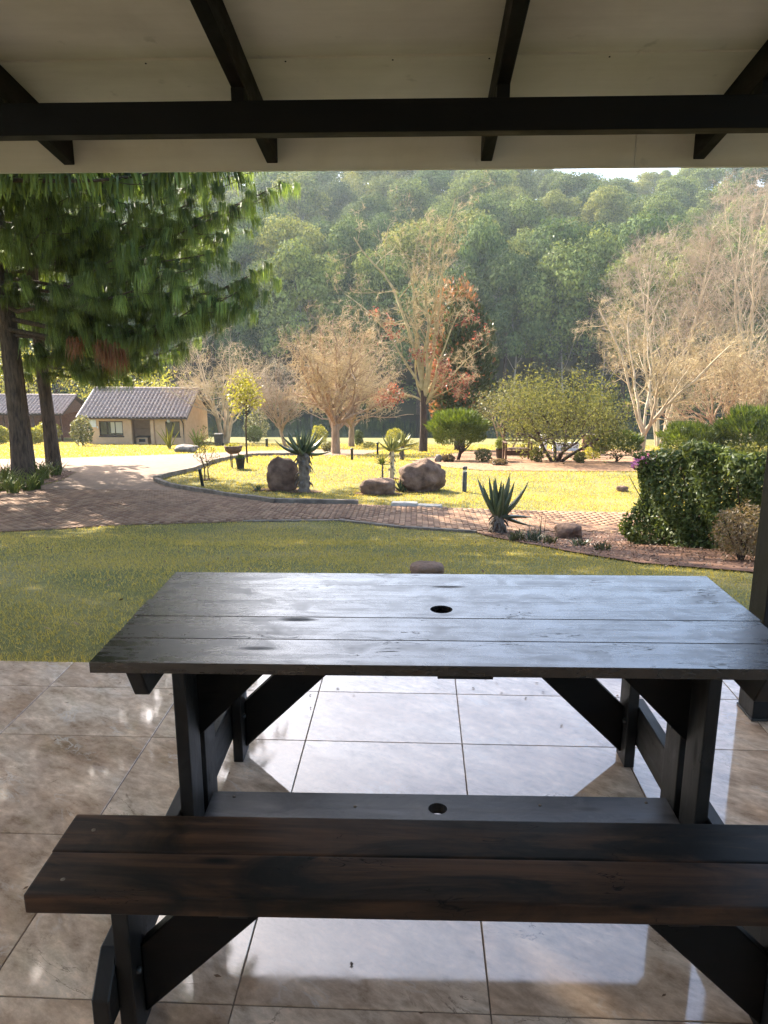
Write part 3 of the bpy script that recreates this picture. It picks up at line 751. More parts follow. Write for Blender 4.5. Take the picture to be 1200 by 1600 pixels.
# ================================================================== FAR HILLSIDE
def forest():
    rng = np.random.default_rng(21)
    crowns = []
    for k in range(6):
        C = []; r0 = np.random.default_rng(100 + k)
        nl = 17
        lob = []
        for i in range(nl):                         # rounded pine crown: lobes up the stem, widest at two thirds
            zz = .36 + .52 * (i + .5) / nl; wd = .34 * math.sin(math.pi * min(1, (zz - .14) / .90)) ** .5
            a = i * 2.4 + r0.uniform(0, .8); rr = wd * r0.uniform(.35, .95)
            lob.append((np.array([math.cos(a) * rr, math.sin(a) * rr, zz]), r0.uniform(.10, .16)))
        lob.append((np.array([0, 0, .88]), .15)); lob.append((np.array([.10, .05, .84]), .14)); lob.append((np.array([-.09, -.06, .84]), .14))
        Dn = []
        for q, (c, s) in enumerate(lob):
            p, d = shell(r0, 880, c, (s, s, s * .85), .16, .28, .10, -.75, seed=q, freq=2.2)
            C.append(p); Dn.append(d)
        C = np.concatenate(C); V, Fq = cards(r0, C, .0225, .0165, nrm=np.concatenate(Dn), nb=.62)
        crowns.append(mesh('forest_crown', V, Fq, MAT['forest'] if k % 3 else MAT['forest2']))
    V, Fq = tube_path([(0, 0, -.05), (.004, 0, .3), (0, .004, .85)], [.017, .013, .004], 6)
    trunk = mesh('forest_trunk', V, Fq, MAT['barkdark'], True)
    n = 0
    rows = [(110, 19, 7.5), (117, 20, 8), (126, 20, 9), (136, 19, 9.5), (147, 18, 10), (160, 17.5, 10.5), (174, 17, 11), (189, 16.5, 11.5), (205, 16, 12), (222, 15.5, 12.5), (240, 15, 13), (259, 15, 13.5), (279, 14.5, 14), (298, 14, 14)]
    for r, (Y, H, sp) in enumerate(rows):
        x = -.62 * Y + rng.uniform(0, sp)
        while x < .58 * Y + 4:
            yy = Y + rng.normal() * 2.2; xx = x + rng.normal() * 1.2
            h = H * rng.uniform(.82, 1.2); qx = 653 + 1241 * xx / yy
            if r > 9 and 800 < qx < 1030: h *= .91
            wdt = h * rng.uniform(.66, .95) * (sp / 9.5) ** .5
            if r < 2: lab, cat = 'tall dark pine at the foot of the far hillside, above the water', 'pine tree'
            elif r < 9: lab, cat = 'rounded pine in the dense wood covering the middle of the far hillside', 'pine tree'
            else: lab, cat = 'rounded sun-rimmed pine near the crest of the far hillside', 'pine tree'
            g = ['pines at the foot of the far hillside', 'pines on the middle of the far hillside', 'pines near the crest of the far hillside'][0 if r < 2 else 1 if r < 9 else 2]
            t = thing('forest_pine', lab, cat, (xx, yy, gz(xx, yy)), rng.uniform(0, 6.28), g)
            c = put('crown', crowns[rng.integers(6)], t, scale=(wdt, wdt, h)); tag(c, kind='stuff')
            if r < 4: put('trunk', trunk, t, scale=(h, h, h))
            n += 1; x += sp * rng.uniform(.85, 1.2)
    # shrubby understorey along the far shore, one mass
    X = rng.uniform(-72, 66, 420); Y = rng.uniform(107.5, 114, 420); s = rng.uniform(.8, 2.4, 420)
    Cs = []
    for x, y, q in zip(X, Y, s):
        p, _ = shell(rng, 46, (x, y, gz(x, y) + q * .5), (q, q, q * .9), .25, .2, .3); Cs.append(p)
    V, Fq = cards(rng, np.concatenate(Cs), .42, .3)
    o = obj('undergrowth', V, Fq, MAT['forest']); tag(o, 'dark scrubby undergrowth along the far shore of the lake', 'undergrowth', kind='stuff')
    return n
NFOREST = forest()

# ================================================================== TREES OF THE GARDEN
def bare_tree(name, label, cat, base, H, W, tmat, cmat, seed, style='round', group=None, trunk_r=None, lean=(0, 0), dens=1.0, stems=1, c0=None):
    rng = np.random.default_rng(seed); base = np.array(base, float)
    t = thing(name, label, cat, base, 0, group); r = trunk_r or H * .022
    if style == 'round':
        ctr = base + np.array([lean[0] * H * .25, lean[1] * H * .25, H * .60]); rr = np.array([W / 2, W / 2, H * .41]); env = (ctr, rr)
        roots, trunks = [], []
        for k in range(stems):
            a = k * 6.28 / max(stems, 1) + .4; sp = 0 if stems == 1 else .30
            top = base + np.array([math.cos(a) * sp * H * .3 + lean[0] * H * .25, math.sin(a) * sp * H * .3 + lean[1] * H * .25, H * .30]); p0 = base + np.array([math.cos(a) * sp * .5, math.sin(a) * sp * .5, -.12])
            T = np.linspace(0, 1, 7)[:, None]; P = p0 + (top - p0) * T + np.cumsum(rng.normal(size=(7, 3)) * r * .12, 0) * T
            trunks.append((0, P, r * np.linspace(1.25, .72, 7)))
        nl = 26
        for k in range(nl):                              # limbs fan out to points spread evenly over the dome
            z = -.45 + 1.42 * (k + .5) / nl; q = math.sqrt(max(0, 1 - z * z)); a = k * 2.39996
            tgt = ctr + np.array([math.cos(a) * q, math.sin(a) * q, z]) * rr * rng.uniform(.72, .95)
            st = trunks[int(np.argmin([np.hypot(*(tgt - tr[1][-1])[:2]) for tr in trunks]))][1]; p = st[-1] + (st[-4] - st[-1]) * rng.random() * (1 if z < .5 else .5)
            v = tgt - p; L = np.linalg.norm(v); v = v / L + np.array([0, 0, -.10 if z > 0 else .35]); roots.append((p, v, L * 1.02, r * rng.uniform(.28, .5)))
        LV = [dict(n=9, wob=.2, up=.02, tip=.25, kids=7 * dens, c0=.3, lt=.4), dict(n=5, wob=.2, up=.03, ratio=.40, ang=46, rr=.55, tip=.4, kids=5 * dens, c0=.15),
              dict(n=4, wob=.28, ratio=.55, ang=52, rr=.55, tip=.4, kids=2.6, c0=.2), dict(n=3, wob=.32, ratio=.55, ang=55, rr=.6, tip=.4)]
        br, tips = grow(rng, roots, LV, env); br = trunks + br
        tw = twigs(rng, tips, 1, W * .05, .009, .7, .2)
    elif style == 'upright':
        env = (base + np.array([0, 0, H * .56]), np.array([W / 2, W / 2, H * .46]))
        LV = [dict(n=11, wob=.075, up=.04, tip=.12, kids=15 * dens, c0=.22, lt=.0), dict(n=7, wob=.15, up=.10, ratio=.40, ang=48, rr=.42, tip=.35, kids=6 * dens, c0=.2, lt=.4),
              dict(n=5, wob=.15, up=.05, ratio=.5, ang=42, rr=.5, tip=.4, kids=5 * dens, c0=.15), dict(n=4, wob=.18, up=.03, ratio=.5, ang=42, rr=.5, tip=.4, kids=3), dict(n=2, wob=.15, ratio=.5, ang=40, rr=.7)]
        roots = []
        for k in range(stems):
            a = k * 6.28 / max(stems, 1) + .9; s = 0 if stems == 1 else .17
            roots.append((base + np.array([math.cos(a) * s, math.sin(a) * s, -.1]), (math.cos(a) * s + lean[0], math.sin(a) * s + lean[1], 1), H * .97, r))
        br, tips = grow(rng, roots, LV, env)
        tw = twigs(rng, tips, 2, H * .03, .006, .5, .3)
    elif style == 'vase':
        env = (base + np.array([0, 0, H * .62]), np.array([W / 2, W / 2, H * .46]))
        LV = [dict(n=3, wob=.03, tip=.8, kids=6, c0=.75, lt=0), dict(n=8, wob=.11, up=.03, ratio=3.6, ang=40, rr=.6, tip=.3, kids=7 * dens, c0=.25, lt=.7),
              dict(n=6, wob=.15, up=.02, ratio=.42, ang=42, rr=.5, tip=.35, kids=6 * dens, c0=.2), dict(n=4, wob=.18, ratio=.5, ang=45, rr=.5, tip=.4, kids=4), dict(n=2, wob=.2, ratio=.5, ang=45, rr=.6)]
        br, tips = grow(rng, [(base + np.array([0, 0, -.1]), (lean[0], lean[1], 1), H * .20, r)], LV, env)
        tw = twigs(rng, tips, 2, W * .045, .006, .6, .1)
    add_trunk(t, br, tmat, cmat, tw)
    return t, tips, rng

def px_tree(bx, by, top, x0, x1):
    b = spot(bx, by); m = mpp(b); return b, (by - top) * m * 1.03, (x1 - x0) * m
# round tan bare trees on the lawn above the lake
b, H, W = px_tree(525, 709, 492, 418, 622)
bare_tree('bare_tree', 'round bare tan-twigged tree with a short pale trunk left of the red-leaved tree', 'tree', b, H, W, MAT['barktan'], MAT['twigtan'], 31, dens=1.1, trunk_r=.2)
b, H, W = px_tree(549, 698, 520, 460, 650)
bare_tree('bare_tree', 'bare tan tree whose reddish trunk stands just right behind the round bare tree', 'tree', b, H, W, MAT['barktan'], MAT['twigtan'], 32, trunk_r=.2)
b, H, W = px_tree(447, 699, 560, 402, 500)
bare_tree('bare_tree', 'small bare tree with a thin leaning trunk behind the tall aloe', 'tree', b, H, W, MAT['barktan'], MAT['twigpink'], 33, lean=(-.35, 0), trunk_r=.11)
b, H, W = px_tree(352, 692, 518, 246, 428)
bare_tree('bare_tree', 'wide bare tan tree with many smooth stems beside the tan cottage', 'tree', b, H, W, MAT['barkpale'], MAT['twigtan'], 34, stems=5, dens=1.0, trunk_r=.15)
b, H, W = px_tree(1001, 718, 470, 880, 1125)
bare_tree('bare_tree', 'pale-barked bare tree forking low behind the hedge with spreading branches', 'tree', b, H, W, MAT['barkpale'], MAT['twiggold'], 35, 'vase', dens=1.05, trunk_r=.14)
b = at(1030, 690, 60); b[2] = gz(b[0], b[1]); m = mpp(b)
bare_tree('bare_tree', 'tall bare tree with upswept grey-tan branches behind the pale forked tree', 'tree', b, 320 * m, 210 * m, MAT['barkpale'], MAT['twigpink'], 36, 'upright', stems=4, trunk_r=.13, dens=1.0)
b = at(1165, 690, 56); b[2] = gz(b[0], b[1]); m = mpp(b)
bare_tree('bare_tree', 'tallest bare pinkish tree at the right edge of the view', 'tree', b, 400 * m, 250 * m, MAT['barkpale'], MAT['twigpink'], 37, 'upright', stems=4, trunk_r=.14, dens=1.0)
b = at(1120, 700, 46); b[2] = gz(b[0], b[1]); m = mpp(b)
bare_tree('bare_tree', 'broad golden-tan bare tree behind the clipped green bushes at right', 'tree', b, 180 * m, 230 * m, MAT['barktan'], MAT['twiggold'], 38, stems=4, dens=1.0, trunk_r=.12)
b = at(1215, 700, 44); b[2] = gz(b[0], b[1]); m = mpp(b)
bare_tree('bare_tree', 'golden bare tree cut by the right edge of the picture', 'tree', b, 215 * m, 190 * m, MAT['barktan'], MAT['twiggold'], 39, stems=3, trunk_r=.12)
for i, (x, y, tp, wd, Y, lab) in enumerate([(487, 660, 478, 70, 108.5, 'faint grey bare tree on the far shore above the round bare tree'),
                                       (690, 650, 420, 110, 109, 'grey bare tree on the far shore behind the red-leaved tree'),
                                       (800, 655, 425, 90, 109.5, 'grey bare tree on the far shore right of the rusty cypress'),
                                       (880, 655, 430, 85, 109, 'grey bare tree on the far shore behind the olive-green tree'),
                                       (940, 655, 470, 70, 108.5, 'small grey bare tree on the far shore left of the pale forked tree')]):
    b = at(x, y, Y); b[2] = gz(b[0], b[1]); m = mpp(b)
    bare_tree('far_bare_tree', lab, 'tree', b, (y - tp) * m, wd * m, MAT['twiggrey'], MAT['twiggrey'], 50 + i, 'upright', dens=.8, trunk_r=.16, group='bare trees on the far shore')

def red_oak():
    b, H, W = px_tree(661, 706, 285, 556, 770)
    rng = np.random.default_rng(61)
    t = thing('red_leaved_tree', 'tall half-bare tree with dark trunk and clusters of red leaves', 'tree', b)
    h = H
    def d(px, py): return at(px, py, b[1]) - b
    LV = [dict(n=11, wob=.12, up=.03, tip=.25, kids=8, c0=.3, lt=.3), dict(n=6, wob=.2, up=.05, ratio=.26, ang=55, rr=.5, tip=.4, kids=4, c0=.25),
          dict(n=5, wob=.26, up=.02, ratio=.5, ang=48, rr=.55, tip=.45, kids=3.2, c0=.2), dict(n=3, wob=.25, ratio=.5, ang=45, rr=.6, tip=.5, kids=1.6), dict(n=2, wob=.25, ratio=.6, ang=45, rr=.7)]
    fork = b + np.array([0, 0, h * .22])
    T0 = (1, np.array([b + (0, 0, -.1), b + (.03, 0, h * .08), b + (.0, 0, h * .16), fork]), np.array([.25, .21, .19, .17]))
    roots = []
    for (tx, ty, r, dy) in ((632, 300, .13, .9), (672, 325, .12, -.9), (655, 288, .11, .1), (697, 350, .10, .7), (612, 340, .10, -.8), (700, 385, .09, .6), (735, 450, .08, -.8), (770, 520, .07, .8), (585, 400, .08, -.6), (560, 480, .07, .7), (610, 560, .07, -1.0), (690, 560, .06, 1.2), (745, 600, .05, -1.2)):
        v = at(tx, ty, b[1]) - fork; v[1] += dy
        L = np.linalg.norm(v); roots.append((fork - (0, 0, rng.uniform(0, h * .06)), v, L, r))
    br, tips = grow(rng, roots, LV)
    A, B = branch_geo([T0] + br, 0 + 1)
    trunk = [q for q in br if q[0] == 0]
    Vt, Ft = join([tube_path(T0[1], T0[2], 9)]); obj('trunk', Vt - b, Ft, MAT['barkdark'], t, smooth=True)
    Vt, Ft = join([tube_path(P, rad, 6) for l, P, rad in br if l <= 1]); o = obj('limbs', Vt - b, Ft, MAT['barkolive'], t, smooth=True); tag(o, kind='stuff')
    S = np.concatenate([np.concatenate([P[:-1], P[1:], rad[:-1, None], rad[1:, None]], 1) for l, P, rad in br if l > 1] + [twigs(rng, tips, 1, .28, .009)])
    V, Fq = seg_tubes(S, 3); foliage('twigs', t, V - b, Fq, MAT['twigtan'])
    # red leaves hang on the lower and right branches
    tp = tips[:, :3]; hh = (tp[:, 2] - b[2]) / h; xr = (tp[:, 0] - b[0]) / (W / 2)
    pr = np.clip(1.0 - np.abs(hh - .30) / .22, 0, 1) * .8 + np.clip(xr, 0, 1) * np.clip(1 - hh / .6, 0, 1) * .25
    cl = .5 + .5 * np.sin(tp[:, 0] * 1.3 + 1) * np.sin(tp[:, 2] * 1.5 + 2) + .3 * np.sin(tp[:, 1] * 2); k = rng.random(len(tp)) < pr * np.clip(cl - .25, 0, 1) * 1.0
    C = np.repeat(tp[k], 4, 0); C = C + rng.normal(size=C.shape) * .15
    V, Fq = cards(rng, C, .16, .10, (0, 0, -1), .35); foliage('red_leaves', t, V - b, Fq, MAT['redleaf'])
red_oak()

def cypress(name, label, base, H, W, mat, seed, tipmat=None, lobes=9, n=9000, group=None):
    rng = np.random.default_rng(seed); base = np.array(base, float)
    t = thing(name, label, 'tree', base, 0, group)
    V, Fq = tube_path([(0, 0, -.2), (0, 0, H * .5), (0, 0, H * .9)], [W * .07, W * .05, .02], 7); obj('trunk', V, Fq, MAT['barkdark'], t, smooth=True)
    P, D = [], []
    for k in range(lobes):
        a = k * 2.4 + rng.uniform(0, 1); rr = W * .24 * rng.uniform(.3, 1) if k else 0
        top = H * (1.0 if k == 0 else rng.uniform(.72, .95)); wd = W * rng.uniform(.2, .27); c = (math.cos(a) * rr, math.sin(a) * rr, top * .55)
        p, d = shell(rng, n // lobes, c, (wd, wd, top * .46), .18, .15, .15, seed=seed + k, freq=2.5); P.append(p); D.append(d)
    P = np.concatenate(P); D = np.concatenate(D); k = P[:, 2] > H * .05; P, D = P[k], D[k]
    up = unit(D + np.array([0, 0, 1.2]))
    out = P[:, 2] / H + np.hypot(P[:, 0], P[:, 1]) / W + rng.normal(size=len(P)) * .15
    if tipmat:
        s = (P[:, 0] < -W * .24) & (rng.random(len(P)) < .6) | (P[:, 2] > H * .84) & (rng.random(len(P)) < .7) | (rng.random(len(P)) < .08)  # rust gathered on left edge and top: sunlight there put into the colour
        V, Fq = cards(rng, P[s], W * .06, W * .03, up[s], .6); foliage('sunlit_rusty_tips', t, V, Fq, tipmat)
        P, up = P[~s], up[~s]
    V, Fq = cards(rng, P, W * .06, W * .03, up, .6); foliage('crown', t, V, Fq, mat)
    return t
b = at(718, 700, 47.5); b[2] = gz(b[0], b[1]); m = mpp(b)
cypress('cypress', 'dark broad cypress with rusty sunlit tips behind the red-leaved tree', b, 266 * m, 124 * m, MAT['cypress'], 71, MAT['rust'], 11, 20000)
for i, (x, tp, wd, lab) in enumerate([(852, 378, 62, 'dark slender cypress at the foot of the far hillside'), (912, 405, 40, 'smaller slender cypress just right of the dark slender cypress on the far shore')]):
    b = at(x, 640, 109); b[2] = gz(b[0], b[1]); m = mpp(b)
    cypress('cypress', lab, b, (640 - tp) * m, wd * m, MAT['cypress'], 73 + i, None, 6, 5000)

def juniper(name, label, base, W, H, trunk_h, seed, n=5200, flat=.5, cat='shrub'):
    rng = np.random.default_rng(seed); base = np.array(base, float); t = thing(name, label, cat, base)
    if trunk_h > 0:
        br, _ = grow(rng, [((0, 0, -.1), (.1, 0, 1), trunk_h * 1.15, W * .035)], [dict(n=4, wob=.1, tip=.7, kids=6, c0=.45, lt=0), dict(n=4, wob=.15, up=.1, ratio=1.0, ang=50, rr=.55)])
        A, B = branch_geo(br, 1); obj('trunk', A[0], A[1], MAT['barkdark'], t, smooth=True)
    h2 = (H - trunk_h) / 2
    P, D = shell(rng, n, (0, 0, trunk_h + h2), (W / 2, W / 2, h2), .12, .16, .3, -.85, seed)
    up = unit(D * np.array([1, 1, .5]) + np.array([0, 0, .75]))
    V1, F1 = cards(rng, P, W * .05, W * .016, up, .55)
    k = (D[:, 2] > .05) & (rng.random(len(P)) < .45)                      # feathery shoots along the top
    V2, F2 = cards(rng, P[k] + up[k] * W * .03, W * .11, W * .014, up[k], .8)
    V, Fq = join([(V1, F1), (V2, F2)]); foliage('crown', t, V, Fq, MAT['juniper']); return t
b = spot(715, 719); m = mpp(b)
juniper('juniper', 'small flat-bottomed juniper tree on a short trunk before the red-leaved tree', b, 92 * m, 78 * m, 22 * m, 81, 7500)
b = spot(962, 722); m = mpp(b)
juniper('juniper', 'dark low juniper at the left of the pale forked tree', b, 78 * m, 50 * m, 10 * m, 82)
b = spot(1079, 722); m = mpp(b)
juniper('juniper', 'spreading green juniper behind the hedge, right of the pale forked tree', b, 100 * m, 62 * m, 6 * m, 83)
b = spot(1178, 724); m = mpp(b)
juniper('juniper', 'largest rounded green juniper above the hedge at the right edge', b, 125 * m, 86 * m, 4 * m, 84, 8000)

def leafy_tree(name, label, base, H, W, lmat, bmat, seed, stems=4, leaf=.09, nl=5, ctr=.62, vr=.42, cat='tree', spread=.5, cl=.22, r=.07):
    rng = np.random.default_rng(seed); base = np.array(base, float); t = thing(name, label, cat, base)
    env = (base + np.array([0, 0, H * ctr]), np.array([W / 2, W / 2, H * vr]))
    roots = []
    for k in range(stems):
        a = k * 6.28 / stems + .5; roots.append((base + (math.cos(a) * .06, math.sin(a) * .06, -.1), (math.cos(a) * spread * (stems > 1), math.sin(a) * spread * (stems > 1), 1), H * (.45 if stems > 1 else .7), r))
    LV = [dict(n=5, wob=.12 if stems > 1 else .03, tip=.6, kids=5 if stems > 1 else 9, c0=.5 if stems > 1 else .7, lt=0), dict(n=5, wob=.16, up=.02, ratio=.9, ang=45, rr=.55, tip=.4, kids=5, c0=.2, lt=.3), dict(n=4, wob=.2, ratio=.6, ang=45, rr=.5, tip=.4, kids=4, c0=.2), dict(n=3, wob=.2, ratio=.5, ang=50, rr=.5)]
    br, tips = grow(rng, roots, LV, env)
    A, B = branch_geo(br, 1); obj('trunk', A[0] - base, A[1], bmat, t, smooth=True)
    if B: foliage('branches', t, B[0] - base, B[1], bmat)
    C = np.repeat(tips[:, :3], nl, 0); C = C + rng.normal(size=C.shape) * cl
    V, Fq = cards(rng, C, leaf, leaf * .5); foliage('crown', t, V - base, Fq, lmat); return t
b, H, W = px_tree(868, 722, 548, 746, 968)
leafy_tree('olive_tree', 'broad olive-green tree with several low stems in the red-earth bed', b, H, W, MAT['olive'], MAT['barkdark'], 91, 6, .10, 15, cl=.28, ctr=.55, vr=.46, spread=.85)
b, H, W = px_tree(790, 712, 556, 744, 850)
leafy_tree('grey_leaved_tree', 'paler grey-green thin-leaved tree behind the wooden trellis bench', b, H, W, MAT['greyleaf'], MAT['barktan'], 92, 3, .10, 9, r=.05)
b, H, W = px_tree(384, 724, 578, 366, 412)
leafy_tree('sapling', 'thin sapling with yellow-green leaves beside the round bowl planter', b, H, W, MAT['yellowleaf'], MAT['barkdark'], 93, 1, .10, 5, ctr=.72, vr=.3, cat='sapling', r=.035, cl=.12)
b, H, W = px_tree(324, 750, 650, 314, 334)
leafy_tree('sapling', 'spindly dark young tree beside the leaning peg on the island lawn', b, H, W * 1.4, MAT['olive'], MAT['barkdark'], 94, 2, .06, 2, ctr=.6, vr=.4, cat='sapling', spread=.06, r=.02, cl=.05)
for i, (x, y, tp, wd, Y, lab) in enumerate([(60, 700, 520, 190, 74, 'yellow-green sunlit tree seen between the pine trunks'), (215, 690, 545, 150, 78, 'yellow-green sunlit tree behind the tan cottage roof'), (-20, 700, 540, 150, 70, 'yellow-green tree at the left edge behind the pines')]):
    b = at(x, y, Y); b[2] = gz(b[0], b[1]); m = mpp(b)
    leafy_tree('yellow_tree', lab, b, (y - tp) * m, wd * m, MAT['yellowleaf'], MAT['barkdark'], 95 + i, 3, .3, 6, cl=.5, r=.15)

def bush(name, label, base, W, H, mat, seed, n=1200, leaf=.07, cat='bush', lump=.15, fill=.3, aspect=.5, depth=None, group=None):
    rng = np.random.default_rng(seed); t = thing(name, label, cat, base, 0, group)
    P, D = shell(rng, n, (0, 0, H * .5), (W / 2, (depth or W) / 2, H * .52), .12, lump, fill, -.9, seed)
    P = P[P[:, 2] > .0]
    V, Fq = cards(rng, P, leaf, leaf * aspect, (0, 0, 1), .25); foliage('leaves', t, V, Fq, mat)
    S = []
    for k in range(9):
        a = rng.uniform(0, 6.28); q = rng.uniform(.1, .38); S.append((0, 0, -.03, math.cos(a) * W * q, math.sin(a) * W * q, H * .75, .012 * W + .004, .004))
    V, Fq = seg_tubes(S, 4); o = obj('stems', V, Fq, MAT['barkdark'], t); tag(o, kind='stuff')
    return t
def px_bush(name, label, x, y, wpx, hpx, mat, seed, **k):
    b = spot(x, y); m = mpp(b); return bush(name, label, b, wpx * m, hpx * m, mat, seed, **k)
px_bush('round_bush', 'clipped dark green rounded bush on the lawn right of the many-stemmed tree', 397, 692, 27, 27, MAT['hedge'], 101, n=2600, leaf=.12, lump=.05)
px_bush('pale_bush', 'pale tan-leaved bush behind the clipped round bush', 402, 687, 40, 45, MAT['greyleaf'], 102, leaf=.14)
px_bush('yellow_bush', 'small yellow-green bush on the lawn left of the bare trunk', 499, 694, 26, 30, MAT['yellowleaf'], 103, leaf=.14)
px_bush('small_bush', 'small dark green upright bush between the two bare trunks and the tall aloes', 561, 697, 14, 26, MAT['hedge'], 104, leaf=.12)
px_bush('low_bush', 'low grey bush at the foot of the round bare tree', 515, 706, 26, 16, MAT['greyleaf'], 105, leaf=.1)
px_bush('yellow_bush', 'bright yellow-green clipped bush behind the tall pale-stemmed aloe', 617, 697, 30, 28, MAT['yellowleaf'], 106, n=1800, leaf=.11, lump=.06)
for i, (x, y, wpx, hpx, mt, lab) in enumerate([(575, 699, 24, 9, 'yellowleaf', 'low strip of yellow-green plants left of the yellow clipped bush'), (640, 700, 40, 10, 'yellowleaf', 'low yellow-green plants at the foot of the red-leaved tree'),
        (755, 722, 26, 22, 'greyleaf', 'low dry grey plant under the juniper tree'), (820, 716, 30, 24, 'yellowleaf', 'yellow-green shrub beside the wooden trellis bench'), (838, 722, 22, 22, 'olive', 'small olive shrub between the trellis and the low-stemmed tree'),
        (905, 724, 18, 18, 'olive', 'tiny spiky shrub in the red earth right of the low-stemmed tree'), (925, 718, 30, 22, 'yellowleaf', 'yellowish shrub in front of the brick wall'), (1030, 722, 40, 20, 'yellowleaf', 'yellow-green low plants right of the pale forked trunk'),
        (700, 722, 20, 12, 'dry', 'dry brown low plant beside the grey stone'), (780, 727, 26, 10, 'dry', 'dry brown plants in front of the trellis bench')]):
    px_bush('garden_plant', lab, x, y, wpx, hpx, MAT[mt], 110 + i, n=500, leaf=.10, cat='plant', lump=.25)
px_bush('shrub', 'pale-flowered shrub against the left end of the tan cottage', 130, 697, 34, 46, MAT['greyleaf'], 125, leaf=.2)
px_bush('shrub', 'pale bush between the second and third pine trunks', 75, 690, 42, 30, MAT['yellowleaf'], 126, leaf=.2)
px_bush('shrub', 'yellow-green bush left of the thick pine trunk at the edge', 2, 694, 30, 28, MAT['yellowleaf'], 127, leaf=.2)
px_bush('shrub', 'low yellow-green bush right behind the slender pine trunk', 55, 694, 30, 26, MAT['yellowleaf'], 128, leaf=.2)

def straps(name, label, base, n, L, Wd, mat, seed, cat='plant', erect=.6, curl=.5, group=None, leafname='leaf', singles=True, spread=0.0):
    """a clump of sword or strap leaves"""
    rng = np.random.default_rng(seed); t = thing(name, label, cat, base, 0, group); allp = []
    for k in range(n):
        a = k * 2.4 + rng.normal() * .2; el = R(rng.uniform(90 - 70 * (1 - erect), 88)); l = L * rng.uniform(.7, 1.1)
        o = np.array([rng.uniform(-1, 1) * spread, rng.uniform(-1, 1) * spread, 0])
        V, Fq = sword(a, el, l, Wd, curl * rng.uniform(.5, 1.3)); 
        if singles: obj(leafname, V + o, Fq, mat, t, smooth=True)
        else: allp.append((V + o, Fq))
    if not singles: V, Fq = join(allp); foliage('leaves', t, V, Fq, mat)
    return t
def sword(az, el, L, W, curl, thick=.25, rings=7, r0=0.0):
    """tapering channelled leaf that starts at elevation el and curls by `curl` radians"""
    T = np.linspace(0, 1, rings); P = [np.array([r0 * math.cos(az), r0 * math.sin(az), 0.])]; e = el
    h = np.array([math.cos(az), math.sin(az), 0]); z = np.array([0, 0, 1.]); s = np.array([-math.sin(az), math.cos(az), 0]); dirs = []
    for i in range(rings):
        d = h * math.cos(e) + z * math.sin(e); dirs.append(d)
        if i < rings - 1: P.append(P[-1] + d * L / (rings - 1)); e -= curl / (rings - 1)
    V = []
    for p, d, tt in zip(P, dirs, T):
        w2 = W * .5 * ((1 - tt) ** .75 * (.75 + .9 * tt * (1 - tt))) + .001; up = np.cross(s, d) * -1; up = up if up[2] > -1e9 else -up
        nrm = np.cross(d, s); V += [p + s * w2 + nrm * w2 * .35, p - nrm * w2 * thick * 0.2, p - s * w2 + nrm * w2 * .35, p - nrm * (w2 * thick * 2 + .001)]
    Fq = [(i*4 + a, i*4 + (a+1) % 4, i*4 + 4 + (a+1) % 4, i*4 + 4 + a) for i in range(rings - 1) for a in range(4)]
    return np.array(V), np.array(Fq)
def aloe(name, label, base, trunk_h, trunk_r, n, L, W, mat, seed, el=(10, 85), curl=-.5, skirt=True, cat='aloe', tmat=None, drop=0, wide=None):
    rng = np.random.default_rng(seed); t = thing(name, label, cat, base)
    if trunk_h > 0:
        zz = np.linspace(-.06, trunk_h, 14); P = np.stack([np.sin(zz * 3) * .012, np.cos(zz * 2.3) * .01 - .01, zz], 1)
        rad = trunk_r * (1 + .25 * (np.arange(14) % 2)) * np.linspace(1.15, .9, 14)
        V, Fq = tube_path(P, rad, 9); obj('trunk', V, Fq, tmat or MAT['aloetrunk'], t)
        if skirt:                                   # dry leaf bases around the stem
            S = []
            for k in range(26):
                a = k * 2.4; z0 = trunk_h * rng.uniform(.15, 1); V1, F1 = sword(a, R(-35), trunk_r * 1.9, trunk_r * 1.1, .9, r0=trunk_r * .9, rings=4); S.append((V1 + (0, 0, z0), F1))
            V, Fq = join(S); foliage('dry_leaf_skirt', t, V, Fq, MAT['aloetrunk'])
    for k in range(n):
        f = k / max(n - 1, 1); a = k * 2.39996 + rng.normal() * .08
        e = R(el[0] + (el[1] - el[0]) * f ** .8) + rng.normal() * .05
        l = L * (1.0 - .25 * f) * rng.uniform(.88, 1.1)
        V, Fq = sword(a, e, l, W * (1 - .25 * f), curl * (1 - f) * rng.uniform(.7, 1.2), .45, 8, r0=trunk_r * .5)
        obj('leaf', V + np.array([0, 0, trunk_h - .03 + .05 * f]), Fq, mat, t, smooth=True)
    for k in range(drop):                            # old leaves hanging low
        a = -.35 + k * .5 + rng.normal() * .1; V, Fq = sword(a, R(12 - 38 * k), L * .75, W * .75, .25 if k == 0 else -.25, .4, 8, r0=trunk_r)
        obj('leaf', V + np.array([0, 0, trunk_h - .04]), Fq, mat, t, smooth=True)
    return t
b = spot(778, 833); m = mpp(b)
aloe('aloe', 'aloe with upright pointed leaves on a stubby trunk at the corner of the hedge bed', b, 31 * m, 8 * m, 15, 66 * m, 16 * m, MAT['aloe'], 131, el=(42, 84), curl=-.55, drop=2)
b = spot(475, 769); m = mpp(b)
aloe('aloe', 'tall dark aloe with arching leaves on a thick trunk beside the upright boulder', b, 64 * m, 7.5 * m, 26, 46 * m, 11 * m, MAT['aloe'], 132, el=(-8, 80), curl=-.75)
b = spot(612, 748); m = mpp(b)
aloe('aloe', 'yellowish aloe on a tall pale stem behind the two low boulders', b, 46 * m, 3.2 * m, 18, 28 * m, 8 * m, MAT['aloeyellow'], 133, el=(5, 82), curl=-.4, tmat=MAT['barkpale'])
b = spot(628, 719); m = mpp(b)
